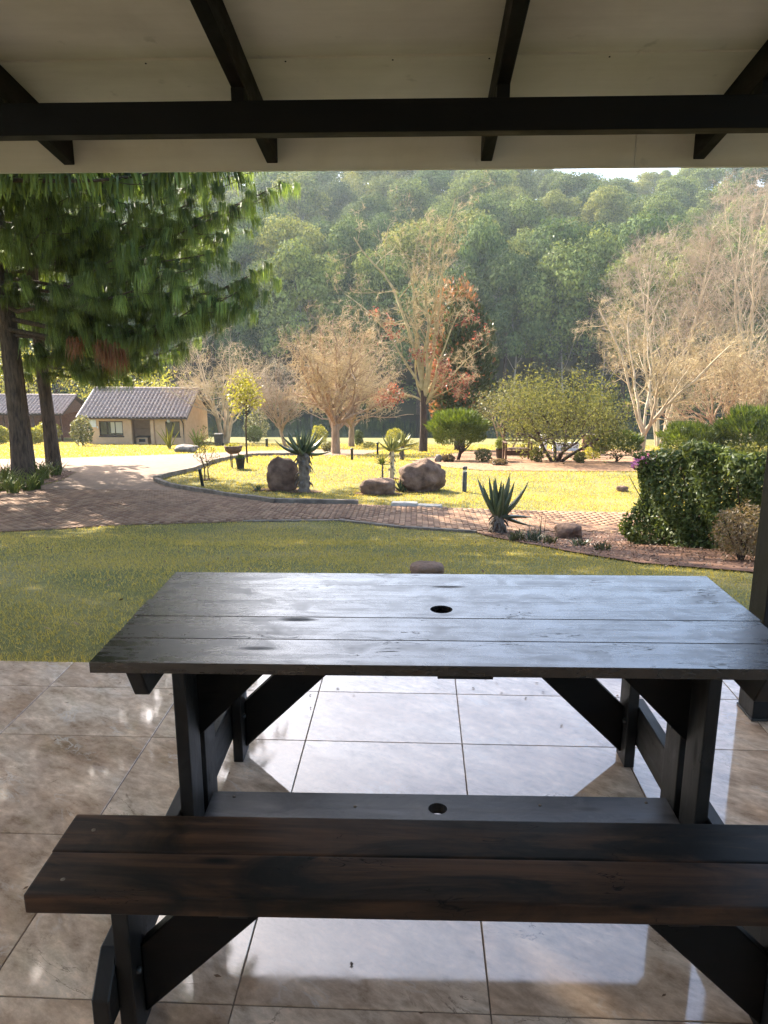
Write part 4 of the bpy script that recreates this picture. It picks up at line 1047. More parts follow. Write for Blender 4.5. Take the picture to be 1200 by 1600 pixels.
aloe('aloe', 'smaller greyish aloe just behind the tall pale-stemmed one', b, 24 * m, 2.6 * m, 16, 26 * m, 7 * m, MAT['aloeyellow'], 134, el=(8, 82), curl=-.4)
b = spot(597, 768); m = mpp(b) 
aloe('yucca', 'small bright green spiky plant on a thin stem behind the low boulder', spot(597, 764), 42 * m, 1.4 * m, 20, 15 * m, 3.2 * m, MAT['strap'], 135, el=(5, 85), curl=.2, skirt=False, cat='plant')
b = spot(629, 768); m = mpp(b)
aloe('agave', 'dark low agave rosette between the low boulder and the big round boulder', b, 0, .02, 16, 24 * m, 7 * m, MAT['aloe'], 136, el=(15, 80), curl=-.3, cat='agave')
b = spot(403, 767); m = mpp(b)
aloe('agave', 'tiny dark aloe rosette at the left of the upright boulder', b, 0, .02, 12, 13 * m, 4.5 * m, MAT['aloe'], 137, el=(20, 80), curl=-.3, cat='agave')
b = spot(462, 760); m = mpp(b)
aloe('agave', 'slim green agave tucked between the upright boulder and the tall aloe', b, .02, .02, 10, 24 * m, 4 * m, MAT['aloe'], 138, el=(25, 80), curl=-.2, cat='agave')
for (x, y, L, n, sd, lab) in ((265, 702, 42, 13, 141, 'yellow-green sword-leaved plant in front of the cottage window'), (308, 699, 34, 16, 142, 'bright green sword-leaved plant at the right corner of the cottage'), (512, 706, 12, 8, 143, 'small pale sword-leaved plant at the foot of the bare trunk')):
    b = spot(x, y); m = mpp(b); straps('sword_plant', lab, b, n, L * m, 4.2 * m, MAT['yellowleaf'] if sd != 142 else MAT['strap'], sd, erect=.45, curl=.25)
rngs = np.random.default_rng(150)
for i, (x, y) in enumerate([(4, 768), (14, 757), (30, 764), (44, 768), (60, 757), (72, 748), (54, 766), (-8, 760), (88, 743), (20, 772), (66, 740), (8, 747)]):
    b = spot(x, y); straps('strap_leaf_clump', 'clump of green strap leaves at the foot of the pine trunks', b, 34, .55, .035, MAT['strap'], 151 + i, erect=.5, curl=1.0, singles=False, group='strap-leaf clumps under the pines', spread=.12)

# ================================================================== PINES WITH HANGING NEEDLES (left)
def needles(rng, T, n, L, w):
    """hanging tufts: T tuft centres; n needles each, first outwards then straight down"""
    N_ = len(T) * n; P = np.repeat(T, n, 0); a = rng.uniform(0, 6.28, N_); o = rng.uniform(.55, 1.05, N_)
    h = np.stack([np.cos(a), np.sin(a), np.zeros(N_)], 1); l = L * rng.uniform(.62, 1.08, N_)[:, None]
    P = P + rng.normal(size=P.shape) * L * .04
    p1 = P + h * (o * .30)[:, None] * l + np.array([0, 0, .14]) * l * rng.uniform(.2, 1, N_)[:, None]
    dn = unit(np.repeat(rng.normal(size=(len(T), 3)) * np.array([.2, .2, 0]), n, 0) + np.array([0, 0, -1.0])); p2 = p1 + h * (o * rng.uniform(-.10, .2, N_))[:, None] * l + dn * l * rng.uniform(.7, 1.05, N_)[:, None]
    s = np.stack([-np.sin(a + .6), np.cos(a + .6), np.zeros(N_)], 1) * w
    V = np.stack([P - s * .5, P + s * .5, p1 + s, p1 - s, p2 + s * .25, p2 - s * .25], 1).reshape(-1, 3)
    k = np.arange(N_)[:, None] * 6
    tint = np.repeat(np.clip(rng.lognormal(0, .42, len(T)), .4, 2.0), n * 6)      # random tone per tuft, put in for missing light contrast
    return V, np.concatenate([k + np.array([[0, 1, 2, 3]]), k + np.array([[3, 2, 4, 5]])]), tint
def pine(label, base, H, trunk_r, seed, crown_base, maxL, targets=(), nbr=60, dead=(), hin=8, prof=1.6, hiw=.026, lon=60, low=.0066):
    rng = np.random.default_rng(seed); base = np.array(base, float); t = thing('weeping_pine', label, 'pine tree', base)
    zz = np.linspace(-.2, H, 16); P = base + np.stack([np.sin(zz * .4 + seed) * .06, np.cos(zz * .5 + seed) * .06, zz], 1)
    rad = trunk_r * np.interp(zz / H, [-.02, 0, .03, .5, 1], [1.5, 1.3, 1.0, .62, .05])
    Vt, Ft = tube_path(P, rad, 14)
    # rough plated bark on the stem
    Vt = np.array(Vt); rr = Vt.reshape(16, 14, 3); rr[:, :, :2] += (rng.normal(size=(16, 14, 1)) * trunk_r * .05)
    obj('trunk', rr.reshape(-1, 3) - base, Ft, MAT['bark'], t, smooth=True)
    def trunk_at(z): return np.array([np.interp(z, zz, P[:, 0]), np.interp(z, zz, P[:, 1]), base[2] + z])
    S, tufts_lo, tufts_hi, deadt = [], [], [], []
    brs = []
    for k in range(nbr):
        f = (k + rng.random()) / nbr; z = crown_base + (H - crown_base) * f ** 1.05
        L = maxL * (1 - f ** prof) * rng.uniform(.65, 1.08) + .7; a = k * 2.4 + rng.normal() * .3
        tip = trunk_at(z) + np.array([math.cos(a) * L, math.sin(a) * L, rng.uniform(-.12, .16) * L]); 
        dv = tip - _C; zc = dv @ _w; qx = 600 + F_PX * (dv @ _r) / zc
        if qx > 385 and z < 9.5: continue
        brs.append((z, tip, z > 8.5))
    for tg in targets: brs.append((max(1.5, tg[2] - base[2] - .05 * np.linalg.norm(tg[:2] - base[:2])), np.array(tg), False))
    for z, tip, hi in brs:
        p0 = trunk_at(min(z, H * .97)); v = tip - p0; L = np.linalg.norm(v); n = 9
        T = np.linspace(0, 1, n); sag = -np.sin(T * np.pi) * L * .07 + T ** 3 * L * .05
        B = p0 + v * T[:, None] + np.stack([np.zeros(n), np.zeros(n), sag], 1) + np.cumsum(rng.normal(size=(n, 3)) * L * .009, 0)
        r = np.linspace(.018 * L * .45 + .012, .008, n); S.append(np.concatenate([B[:-1], B[1:], r[:-1, None], r[1:, None]], 1))
        fw = unit(v); sd = unit(np.cross(fw, (0, 0, 1)))
        ns = max(4, int(L * (2.9 if not hi else 2.0)))
        for q in range(ns):
            tt = .22 + .78 * (q + rng.random()) / ns; f = tt * (n - 1); i = min(int(f), n - 2); p = B[i] + (B[i+1] - B[i]) * (f - i)
            s = 1 if q % 2 else -1; l2 = (1.25 * (1 - .55 * tt) + .25) * min(1, L / 4) * rng.uniform(.6, 1.2)
            d = unit(fw * rng.uniform(.5, 1.1) + sd * s * rng.uniform(.4, 1) + np.array([0, 0, rng.uniform(-.15, .45)]))
            e = p + d * l2; md = (p + e) / 2 + np.array([0, 0, -.04 * l2])
            S.append([np.r_[p, md, .012, .009], np.r_[md, e, .009, .004]])
            m = max(2, int(l2 / .36)); u = np.linspace(.25, 1.0, m)[:, None]
            pts = np.where(u < .5, p + (md - p) * u * 2, md + (e - md) * (u * 2 - 1)); (tufts_hi if hi else tufts_lo).append(pts)
        (tufts_hi if hi else tufts_lo).append(B[-1:])
    Vs, Fs = seg_tubes(np.concatenate([np.asarray(s) for s in S]), 4); foliage('branches', t, Vs - base, Fs, MAT['bark'])
    A = np.concatenate(tufts_lo); parts = [needles(rng, A, lon, .46, low)]
    if tufts_hi: parts.append(needles(rng, np.concatenate(tufts_hi), hin, .46, hiw))
    V, Fq = join([q[:2] for q in parts]); cr = foliage('crown', t, V - base, Fq, MAT['needle'])
    at_ = cr.data.attributes.new('tint', 'FLOAT', 'POINT'); at_.data.foreach_set('value', np.concatenate([q[2] for q in parts]).astype(np.float32))
    if len(dead):
        V, Fq, _ = needles(rng, np.array(dead), 26, .55, .009); foliage('dead_needles', t, V - base, Fq, MAT['needledead'])
    return t
b1, b2, b3 = spot(35, 748), spot(47, 738), spot(83, 732)
Yp = 20.0
tg1 = [at(418, 322, 20.5), at(405, 352, 19.6), at(340, 300, 19), at(300, 280, 21), at(416, 455, 20.8), at(412, 490, 20), at(380, 470, 19), at(330, 500, 19.5), at(250, 330, 17.5), at(200, 400, 17), at(270, 430, 17.5), at(150, 300, 16.5), at(90, 360, 16.5), at(300, 420, 22), at(310, 370, 21)]
dd = [at(x, y, 18.4) for x, y in ((152, 540), (160, 548), (166, 552), (175, 545), (183, 552), (190, 548), (160, 535), (178, 540), (185, 560), (170, 560), (115, 530), (122, 538))]
pine('thickest weeping pine trunk at the left edge with long hanging green needles', b1, 26, .24, 201, 5.2, 6.6, tg1, 80, dd)
pine('slender pine trunk standing just behind the thickest left-edge pine', b2, 21, .10, 202, 6.0, 4.0, [at(60, 480, 22), at(20, 450, 20)], 34)
tg3 = [at(260, 520, 22), at(225, 545, 21.5), at(200, 560, 21), at(235, 575, 22.5), at(320, 505, 23), at(140, 500, 20), at(110, 545, 21), at(180, 480, 20), at(60, 540, 21), at(290, 535, 23)]
pine('right-hand weeping pine trunk with low hanging branches beside the drive', b3, 25, .19, 203, 5.0, 6.6, tg3, 76)
b4 = np.array([-17.0, 25.0, gz(-17, 25)])
pine('weeping pine standing out of view beyond the left edge', b4, 25, .22, 204, 3.5, 6.8, (), 80, hin=10, hiw=.04, lon=16, low=.026)

b5 = np.array([-10.0, 13.9, gz(-10, 13.9)])
pine('weeping pine standing out of view just left of the near lawn', b5, 25, .2, 205, 6.4, 6.4, (), 250, hin=9, prof=3.0, hiw=.085, lon=10, low=.04)

# ================================================================== BOULDERS
def boulder(name, label, base, size, mat, seed, sub=4, rough=.22, rz=0, facet=0.0, cat='boulder', sink=.12, power=2.6):
    bm = bmesh.new(); bmesh.ops.create_icosphere(bm, subdivisions=sub, radius=1)
    o = Vector((seed * 3.1, seed * 1.7, seed * .9))
    for v in bm.verts:
        n = v.co.normalized(); e = (abs(n.x)**power + abs(n.y)**power + abs(n.z)**power) ** (-1/power)
        d = e * (1 + rough * (mnoise.noise(n * 1.3 + o) + .55 * mnoise.noise(n * 2.9 + o) + .32 * mnoise.noise(n * 6.5 + o) + .2 * mnoise.noise(n * 15 + o) - .35 * max(0, .12 - abs(mnoise.noise(n * 2.2 + o * 2))) / .12 * .5))
        if facet: d = d * (1 - facet * max(0, mnoise.cell(n * 1.7 + o) - .5))
        v.co = Vector((n.x * d * size[0] / 2, n.y * d * size[1] / 2, n.z * d * size[2] / 2 + size[2] * (.5 - sink)))
    ob = put(name, bm_mesh(name, bm, mat, True), None, base, (0, 0, rz)); return tag(ob, label, cat)
def px_boulder(label, x, y, wpx, hpx, mat, seed, **k):
    b = spot(x, y); m = mpp(b); return boulder(k.pop('name', 'boulder'), label, b, (wpx * m, wpx * m * k.pop('dep', .8), hpx * m * 1.12), mat, seed, **k)
px_boulder('upright egg-shaped brown boulder beside the tall dark aloe', 442, 766, 48, 53, MAT['rock'], 3, power=2.3, rough=.14, dep=.7)
px_boulder('low flat-topped dark boulder beneath the small spiky plant', 590, 772, 54, 25, MAT['rock'], 5, power=3.2, rough=.16)
px_boulder('big cracked round boulder at the right of the dark agave', 659, 766, 66, 46, MAT['rock'], 8, power=2.6, rough=.26, facet=.12)
px_boulder('small brown stone lying in the mulch before the hedge', 888, 842, 42, 25, MAT['rock'], 11, rough=.15, name='stone', cat='stone')
px_boulder('dark brown rock on the lawn just beyond the table edge', 667, 899, 54, 22, MAT['rock'], 13, rough=.12, name='rock', cat='rock')
px_boulder('small pale grey stone left of the juniper tree', 685, 722, 11, 12, MAT['rockgrey'], 17, name='stone', cat='stone')
px_boulder('low dark flat rock in front of the sword plants by the cottage', 291, 707, 36, 12, MAT['rockgrey'], 19, name='rock', cat='rock', sub=3)
px_boulder('small half-buried brown stone on the sunlit lawn left of the hedge', 972, 768, 18, 9, MAT['rock'], 23, name='stone', cat='stone', sub=3)

def soil_ring(x, y, wpx, hpx, seed):
    c = spot(x, y); m = mpp(c); rg = np.random.default_rng(seed); n = 22
    a = np.linspace(0, 2*np.pi, n, endpoint=False); r = 1 + rg.normal(size=n) * .08
    patch('soil_patch', [(c[0] + math.cos(q) * k * wpx * m / 2, c[1] + math.sin(q) * k * wpx * m * .38) for q, k in zip(a, r)], .02, MAT['soil'], .25)
for q in ((474, 769, 58, 1, 1), (592, 772, 76, 1, 2), (648, 767, 70, 1, 3), (436, 766, 62, 1, 4), (612, 748, 26, 1, 5), (403, 767, 20, 1, 6), (324, 750, 24, 1, 7)): soil_ring(*q)

# ================================================================== HEDGE AND BED PLANTS (right)
def hedge():
    rng = np.random.default_rng(301)
    p0 = spot(1004, 852); p1 = spot(1330, 884); ax = unit((p1 - p0)[:2]); nn = np.array([-ax[1], ax[0]])
    L = float(np.linalg.norm((p1 - p0)[:2])); Dp = 1.25; m = mpp(p0); Hh = 134 * m
    t = thing('hedge', 'dense dark green leafy hedge with a few pink flowers at the right', 'hedge', p0)
    n = 30000; u = rng.uniform(0, L, n); v = rng.uniform(0, Dp, n); w = rng.uniform(0, Hh, n)
    side = rng.random(n)
    fr = side < .48; v[fr] = np.abs(rng.normal(size=fr.sum())) * .10; tp = (side > .48) & (side < .80); w[tp] = Hh - np.abs(rng.normal(size=tp.sum())) * .08
    ls = side > .80; u[ls] = np.abs(rng.normal(size=ls.sum())) * .08
    # rounded shoulders and lumpy surface
    lump = .06 * np.sin(u * 2.1 + 1) * np.sin(w * 5.2) + .06 * np.sin(u * 7.3 + w * 5.1) + .05 * np.sin(v * 6 + u * 3 + w * 8)
    bulge = .10 * np.sin(np.clip(w / Hh * .6 + .2, 0, 1) * np.pi) ** .5 + .10 * w / Hh
    v2 = v - (lump + bulge) * (1 - v / Dp); u2 = u - (lump + bulge) * np.clip(1 - u / .8, 0, 1)
    w2 = w + (.10 * np.sin(u * 1.7 + v * 3) + .06 * np.sin(u * 4.9 + 2) + rng.normal(size=n) * .02) * (w / Hh) ** 3
    XY = p0[:2] + ax[None] * u2[:, None] + nn[None] * v2[:, None]
    C = np.column_stack([XY, ground(XY[:, 0], XY[:, 1]) + w2 + .02])
    nr = np.zeros((n, 3)); nr[:, 2] = .5; nr[fr, :2] = -nn; nr[ls, :2] = -ax; nr[tp, 2] = 1
    V, Fq = cards(rng, C - p0, .075, .038, nrm=unit(nr + rng.normal(size=(n, 3)) * .2), nb=.45); foliage('leaves', t, V, Fq, MAT['hedge'])
    S = []
    for k in range(170):
        a = p0[:2] + ax * rng.uniform(.1, L) + nn * rng.uniform(.15, Dp - .1); q = a + rng.normal(size=2) * .25; z = gz(*a)
        S.append(np.r_[a[0] - p0[0], a[1] - p0[1], z - p0[2], q[0] - p0[0], q[1] - p0[1], z - p0[2] + Hh * rng.uniform(.6, .97), .012, .004])
    V, Fq = seg_tubes(S, 4); foliage('stems', t, V, Fq, MAT['barkdark'])
    for k, (x, y) in enumerate(((996, 719), (1016, 722), (1024, 716), (1188, 725), (1196, 721), (990, 725), (1010, 714))):
        q = at(x, y, p0[1] - .16); c = q + rng.normal(size=(14, 3)) * .022
        V, Fq = cards(rng, c - p0, .05, .04); f = obj('flower', V, Fq, MAT['pink'], t)
    # young shoots sticking out of the top
    tops = rng.uniform(0, L, 260); vv = rng.uniform(0, Dp, 260); XY = p0[:2] + ax[None] * tops[:, None] + nn[None] * vv[:, None]
    C0 = np.column_stack([XY, ground(XY[:, 0], XY[:, 1]) + Hh - .02]); Cs = np.repeat(C0, 6, 0) + np.column_stack([rng.normal(size=(1560, 2)) * .03, rng.uniform(0, .16, 1560)])
    V, Fq = cards(rng, Cs - p0, .065, .03, (0, 0, 1), .3); foliage('shoots', t, V, Fq, MAT['olive'])
hedge()
b = spot(1158, 878); m = mpp(b)
bush('dry_shrub', 'wispy dry brown shrub growing in front of the hedge', b, 95 * m, 92 * m, MAT['dry'], 311, n=2600, leaf=.05, cat='shrub', fill=.6, aspect=.3)
for i, (x, y, wpx, hpx, lab) in enumerate([(806, 846, 30, 18, 'low grey-green plant just right of the stubby-trunked aloe'), (832, 848, 34, 20, 'low grey-green spiky plant left of the small brown stone'), (858, 851, 26, 14, 'tiny grey-green plant touching the small brown stone'), (905, 855, 30, 14, 'low green plant below the small brown stone'), (940, 862, 30, 14, 'sparse low plant in the mulch between stone and hedge')]):
    b = spot(x, y); m = mpp(b); straps('bed_plant', lab, b, 46, hpx * m * 1.2, .03, MAT['aloe'] if i % 2 else MAT['greyleaf'], 320 + i, erect=.35, curl=.4, singles=False, spread=wpx * m * .35)
for i, (x, y) in enumerate([(846, 826), (838, 828)]):
    b = spot(x, y + 14); straps('dry_stalks', ['taller thin dry stalks standing up left of the small brown stone', 'shorter thin dry stalks leaning just left of the taller ones'][i], b, 5, .42 - .12 * i, .012, MAT['dry'], 330 + i, erect=.9 - .3 * i, curl=.1, singles=False, group='dry stalks by the stone', spread=.05)

def litter():
    rng = np.random.default_rng(340); Cs = []
    for poly, n in ((RIGHTBED, 5200), (FARBED, 3500), (LEFTBED, 2500)):
        A = np.array(poly); x = rng.uniform(max(A[:, 0].min(), -20), min(A[:, 0].max(), 22), n * 3); y = rng.uniform(A[:, 1].min(), A[:, 1].max(), n * 3)
        k = in_poly(x, y, poly); x, y = x[k][:n], y[k][:n]; Cs.append(np.column_stack([x, y, ground(x, y) + .03 + rng.random(len(x)) * .02]))
    x = rng.uniform(-7, 6, 420); y = rng.uniform(3.6, 13, 420); k = ~(in_poly(x, y, DRIVE) | in_poly(x, y, RIGHTBED)); x, y = x[k], y[k]; Cs.append(np.column_stack([x, y, ground(x, y) + .035]))
    C = np.concatenate(Cs); nr = np.tile([[0, 0, 1.]], (len(C), 1))
    V, Fq = cards(rng, C, .04, .02, nrm=nr, nb=.6); o = obj('leaf_litter', V, Fq, MAT['litter']); tag(o, 'brown fallen leaves and bark chips scattered over the planting beds', 'leaf litter', kind='stuff')
litter()

# ================================================================== SMALL GARDEN THINGS
def lathe(prof, n=18):
    a = np.linspace(0, 2*np.pi, n, endpoint=False); V = np.concatenate([np.stack([r*np.cos(a), r*np.sin(a), np.full(n, z)], 1) for r, z in prof])
    Fq = np.array([(i*n + j, i*n + (j+1) % n, (i+1)*n + (j+1) % n, (i+1)*n + j) for i in range(len(prof) - 1) for j in range(n)]); return V, Fq
b = spot(725.5, 769); m = mpp(b)
t = thing('bollard_light', 'dark cylindrical bollard light standing on the sunlit lawn', 'bollard light', b); r = 3.6 * m; h = 41 * m
V, Fq = lathe([(r * 1.0, -.05), (r, h * .78), (r * .9, h * .79)]); obj('shaft', V, Fq, MAT['bollard'], t, smooth=False)
V, Fq = lathe([(r * .82, h * .78), (r * .82, h * .88)]); obj('lens', V, Fq, MAT['lens'], t)
V, Fq = lathe([(r * .82, h * .879), (r * 1.06, h * .88), (r * 1.06, h * .97), (r * .7, h), (.001, h)]); obj('cap', V, Fq, MAT['bollard'], t)
def peg(label, x, y, hpx, wpx, lean=0, group=None):
    b = spot(x, y); m = mpp(b); t = thing('garden_peg', label, 'post', b, 0, group); t.rotation_euler = (0, lean, 0)
    V, Fq = lathe([(wpx * m / 2, -.05), (wpx * m / 2, hpx * m * .86), (wpx * m * .62, hpx * m * .87), (wpx * m * .62, hpx * m * .98), (.001, hpx * m)], 12); obj('shaft', V, Fq, MAT['blackmetal'], t)
peg('dark leaning peg on the island lawn beside the spindly young tree', 317, 760, 28, 5, -.14)
peg('short dark peg far off on the lawn behind the upright boulder', 417, 698, 13, 4)
peg('short dark peg on the bare earth left of the tall pale-stemmed aloe', 550, 719, 19, 4)
peg('thin dark peg beside the yellow clipped bush', 590, 711, 20, 3)

def planter():
    b = spot(366, 731); m = mpp(b)
    t = thing('bowl_planter', 'shallow brown bowl of yellow plants on a thin-legged stand', 'planter', b)
    V, Fq = lathe([(8*m, 23*m), (12.5*m, 27*m), (14.5*m, 35*m), (13.5*m, 35.5*m), (12.5*m, 32*m), (.001, 32*m)]); obj('bowl', V, Fq, MAT['bowl'], t, smooth=False)
    for k in range(3):
        a = k * 2.094 + .4; V, Fq = tube_path([(math.cos(a) * 7*m, math.sin(a) * 7*m, -.03), (math.cos(a) * 7.6*m, math.sin(a) * 7.6*m, 24*m)], [.8*m, .8*m], 6); obj('leg', V, Fq, MAT['blackmetal'], t)
    rng = np.random.default_rng(351); P, D = shell(rng, 420, (0, 0, 33*m), (13*m, 13*m, 6*m), .2, .2, .3, -.1); V, Fq = cards(rng, P, .05, .03); foliage('plants', t, V, Fq, MAT['yellowleaf'])
    b = spot(376, 733); m = mpp(b)
    t = thing('plant_pot', 'black tapered plant pot beside the bowl planter', 'plant pot', b)
    V, Fq = lathe([(5.2*m, 0), (7.4*m, 16*m), (7.9*m, 16*m), (7.9*m, 18*m), (6.8*m, 18*m), (6.6*m, 15*m), (.001, 15*m)]); obj('pot', V, Fq, MAT['pot'], t)
    P, D = shell(rng, 160, (0, 0, 18*m), (6*m, 6*m, 5*m), .2, .2, .3, -.1); V, Fq = cards(rng, P, .06, .03, (0, 0, 1), .4); foliage('plants', t, V, Fq, MAT['strap'])
    b = spot(781, 717); m = mpp(b)
    t = thing('plant_pot', 'dark pot with a bushy plant at the left of the trellis bench', 'plant pot', b)
    V, Fq = lathe([(5*m, 0), (7*m, 15*m), (7.4*m, 15*m), (7.4*m, 17*m), (6.4*m, 17*m), (6.2*m, 14*m), (.001, 14*m)]); obj('pot', V, Fq, MAT['pot'], t)
    P, D = shell(rng, 380, (0, 0, 24*m), (8*m, 8*m, 10*m), .2, .25, .3, -.8); V, Fq = cards(rng, P, .09, .05, (0, 0, 1), .3); foliage('plants', t, V, Fq, MAT['strap'])
planter()

def trellis_bench():
    b = spot(810, 719); m = mpp(b); W = 40 * m; H = 62 * m; D = .55
    t = thing('trellis_bench', 'brown wooden garden bench with a lattice back under the grey-green tree', 'bench', b, R(4))
    w2 = .035
    for s in (-1, 1):
        for y, hh in ((0, H * .42), (D, H)):
            box('post', s*W/2 - w2, s*W/2 + w2, y - w2, y + w2, -.04, hh, MAT['darkwood'], t, .004)
        box('armrest', s*W/2 - .05, s*W/2 + .05, -.04, D - w2 - .002, H * .421, H * .421 + .04, MAT['darkwood'], t, .004)
    for k in range(4): box('seat_slat', -W/2 + w2 + .002, W/2 - w2 - .002, .02 + k * .125, .125 + k * .125, H * .26, H * .26 + .03, MAT['darkwood'], t, .003)
    box('apron', -W/2 + w2 + .002, W/2 - w2 - .002, -.012, .012, H * .12, H * .25, MAT['darkwood'], t, .003)
    for z in (.44, .97): box('rail', -W/2 + w2 + .002, W/2 - w2 - .002, D - .02, D + .02, H * z - .03, H * z + .03, MAT['darkwood'], t, .003)
    z0, z1 = H * .44 + .032, H * .97 - .032; x0, x1 = -W/2 + w2, W/2 - w2
    for sgn, yo in ((1, -.008), (-1, .008)):
        for k in np.arange(-(z1 - z0), x1 - x0, .15):
            a = max(0, -k); e = min(z1 - z0, (x1 - x0) - k)
            if e - a < .05: continue
            xa, xb = x0 + k + a, x0 + k + e
            if sgn < 0: xa, xb = x0 + x1 - xa, x0 + x1 - xb
            dx = .012
            prism('lattice_slat', [(xa - dx, z0 + a), (xa + dx, z0 + a), (xb + dx, z0 + e), (xb - dx, z0 + e)], 'y', D + yo - .006, D + yo + .006, MAT['darkwood'], t)
trellis_bench()

def garden_walls():
    b = at(872, 700, 47); b[2] = gz(b[0], b[1]); m = mpp(b)
    t = thing('white_wall', 'low white garden wall glimpsed behind the low-stemmed olive tree', 'wall', b)
    box('wall', -8*m, 32*m, 0, .22, -.2, 11*m, MAT['white'], t, .01)
    box('pillar', -28*m, -18*m, -.08, .3, -.2, 25*m, MAT['white'], t, .015)
    box('coping', -8*m, 32*m, -.03, .25, 11*m + .002, 11*m + .07, MAT['white'], t, .01)
    b = at(926, 700, 47.4); b[2] = gz(b[0], b[1])
    t = thing('brick_wall', 'short red brick wall behind the dark low juniper', 'wall', b)
    box('wall', -16*m, 26*m, .0, .23, -.2, 24*m, MAT['brickwall'], t, .01); box('coping', -17*m, 27*m, -.03, .26, 24*m + .002, 26*m, MAT['kerb'], t, .01)
garden_walls()

# ================================================================== COTTAGES
def wall_mesh(name, W, H, th, holes, mat, parent, y0=0):
    xs = sorted({0, W, *[h[0] for h in holes], *[h[1] for h in holes]}); zs = sorted({-.4, H, *[h[2] for h in holes], *[h[3] for h in holes]})
    bm = bmesh.new()
    for a, b in zip(xs[:-1], xs[1:]):
        for c, d in zip(zs[:-1], zs[1:]):
            if any(h[0] <= (a+b)/2 <= h[1] and h[2] <= (c+d)/2 <= h[3] for h in holes): continue
            vs = [bm.verts.new(v) for v in boxv(a, b, y0, y0 + th, c, d)]
            for f in BOXF: bm.faces.new([vs[i] for i in f])
    bmesh.ops.remove_doubles(bm, verts=bm.verts, dist=1e-5)
    # drop the inner double faces
    seen = {}
    for f in list(bm.faces):
        k = tuple(sorted(v.index for v in f.verts)) if False else tuple(sorted((round(v.co.x, 4), round(v.co.y, 4), round(v.co.z, 4)) for v in f.verts)); seen.setdefault(k, []).append(f)
    dead = [f for fs in seen.values() if len(fs) > 1 for f in fs]
    bmesh.ops.delete(bm, geom=dead, context='FACES_ONLY')
    return put(name, bm_mesh(name, bm, mat), parent)
def tiled_slope(parent, x0, x1, ya, za, yb, zb, mat, colw=.30, roww=.42, seed=1):
    """rows of barrel tiles from the eave (ya, za) to the ridge (yb, zb)"""
    rng = np.random.default_rng(seed); L = math.hypot(yb - ya, zb - za); d = np.array([0, (yb - ya) / L, (zb - za) / L]); n = np.array([0, -d[2], d[1]]);
    if n[2] < 0: n = -n
    rows = int(L / roww) + 1; cols = int((x1 - x0) / colw); parts = []
    ang = np.linspace(0, np.pi, 6); px = -np.cos(ang) * colw * .36; pz = np.sin(ang) * .075
    prof = np.concatenate([[(-colw * .5, .004)], np.stack([px, pz + .012], 1), [(colw * .5, .004)]])
    Vs = []
    for r in range(rows):
        for c in range(cols):
            xc = x0 + (c + .5) * (x1 - x0) / cols; s0 = r * L / rows - .03; s1 = (r + 1) * L / rows + .02; jit = rng.normal() * .004
            lo = [np.array([xc + q[0], ya, za]) + d * s0 + n * (q[1] + .035 + jit) for q in prof]; hi = [np.array([xc + q[0], ya, za]) + d * s1 + n * (q[1] + .008 + jit) for q in prof]
            lip = [np.array([xc + q[0], ya, za]) + d * s0 + n * (q[1] + .005 + jit) for q in prof]
            Vs.append(np.array(lip + lo + hi))
    k = len(prof); fc = [(j, j+1, k+j+1, k+j) for j in range(k-1)] + [(k+j, k+j+1, 2*k+j+1, 2*k+j) for j in range(k-1)]
    Fq = (np.array(fc)[None] + (np.arange(len(Vs)) * 3 * k)[:, None, None]).reshape(-1, 4)
    o = obj('roof_tiles', np.concatenate(Vs), Fq, mat, parent); tag(o, kind='stuff'); return o
def window(parent, x0, x1, z0, z1, y, panes, curtain=False):
    f = bpy.data.objects.new('window', None); COL.objects.link(f); f.parent = parent; fr = .07
    obj('frame', *joined_boxes([(x0, x1, y, y + .08, z0, z0 + fr), (x0, x1, y, y + .08, z1 - fr, z1), (x0, x0 + fr, y, y + .08, z0 + fr, z1 - fr), (x1 - fr, x1, y, y + .08, z0 + fr, z1 - fr)] +
        [(x0 + (x1 - x0) * k / panes - .03, x0 + (x1 - x0) * k / panes + .03, y, y + .08, z0 + fr, z1 - fr) for k in range(1, panes)]), MAT['brownframe'], f)
    for k in range(panes):
        a = x0 + (x1 - x0) * k / panes + (.03 if k else fr) + .001; b = x0 + (x1 - x0) * (k+1) / panes - (.03 if k < panes - 1 else fr) - .001
        box('pane', a, b, y + .035, y + .045, z0 + fr + .001, z1 - fr - .001, MAT['glass'], f)
    if curtain: box('curtain', x0 + (x1 - x0) * .48, x1 - fr, y + .022, y + .03, z0 + .2, z1 - fr - .01, MAT['curtain'], f)
    box('sill', x0 - .06, x1 + .06, y - .10, y - .001, z0 - .10, z0 - .004, MAT['brownframe'], f)
    return f
def joined_boxes(L):
    Vs = [boxv(*b) for b in L]; return np.concatenate([np.array(v, float) for v in Vs]), np.concatenate([np.array(BOXF) + 8*i for i in range(len(L))])
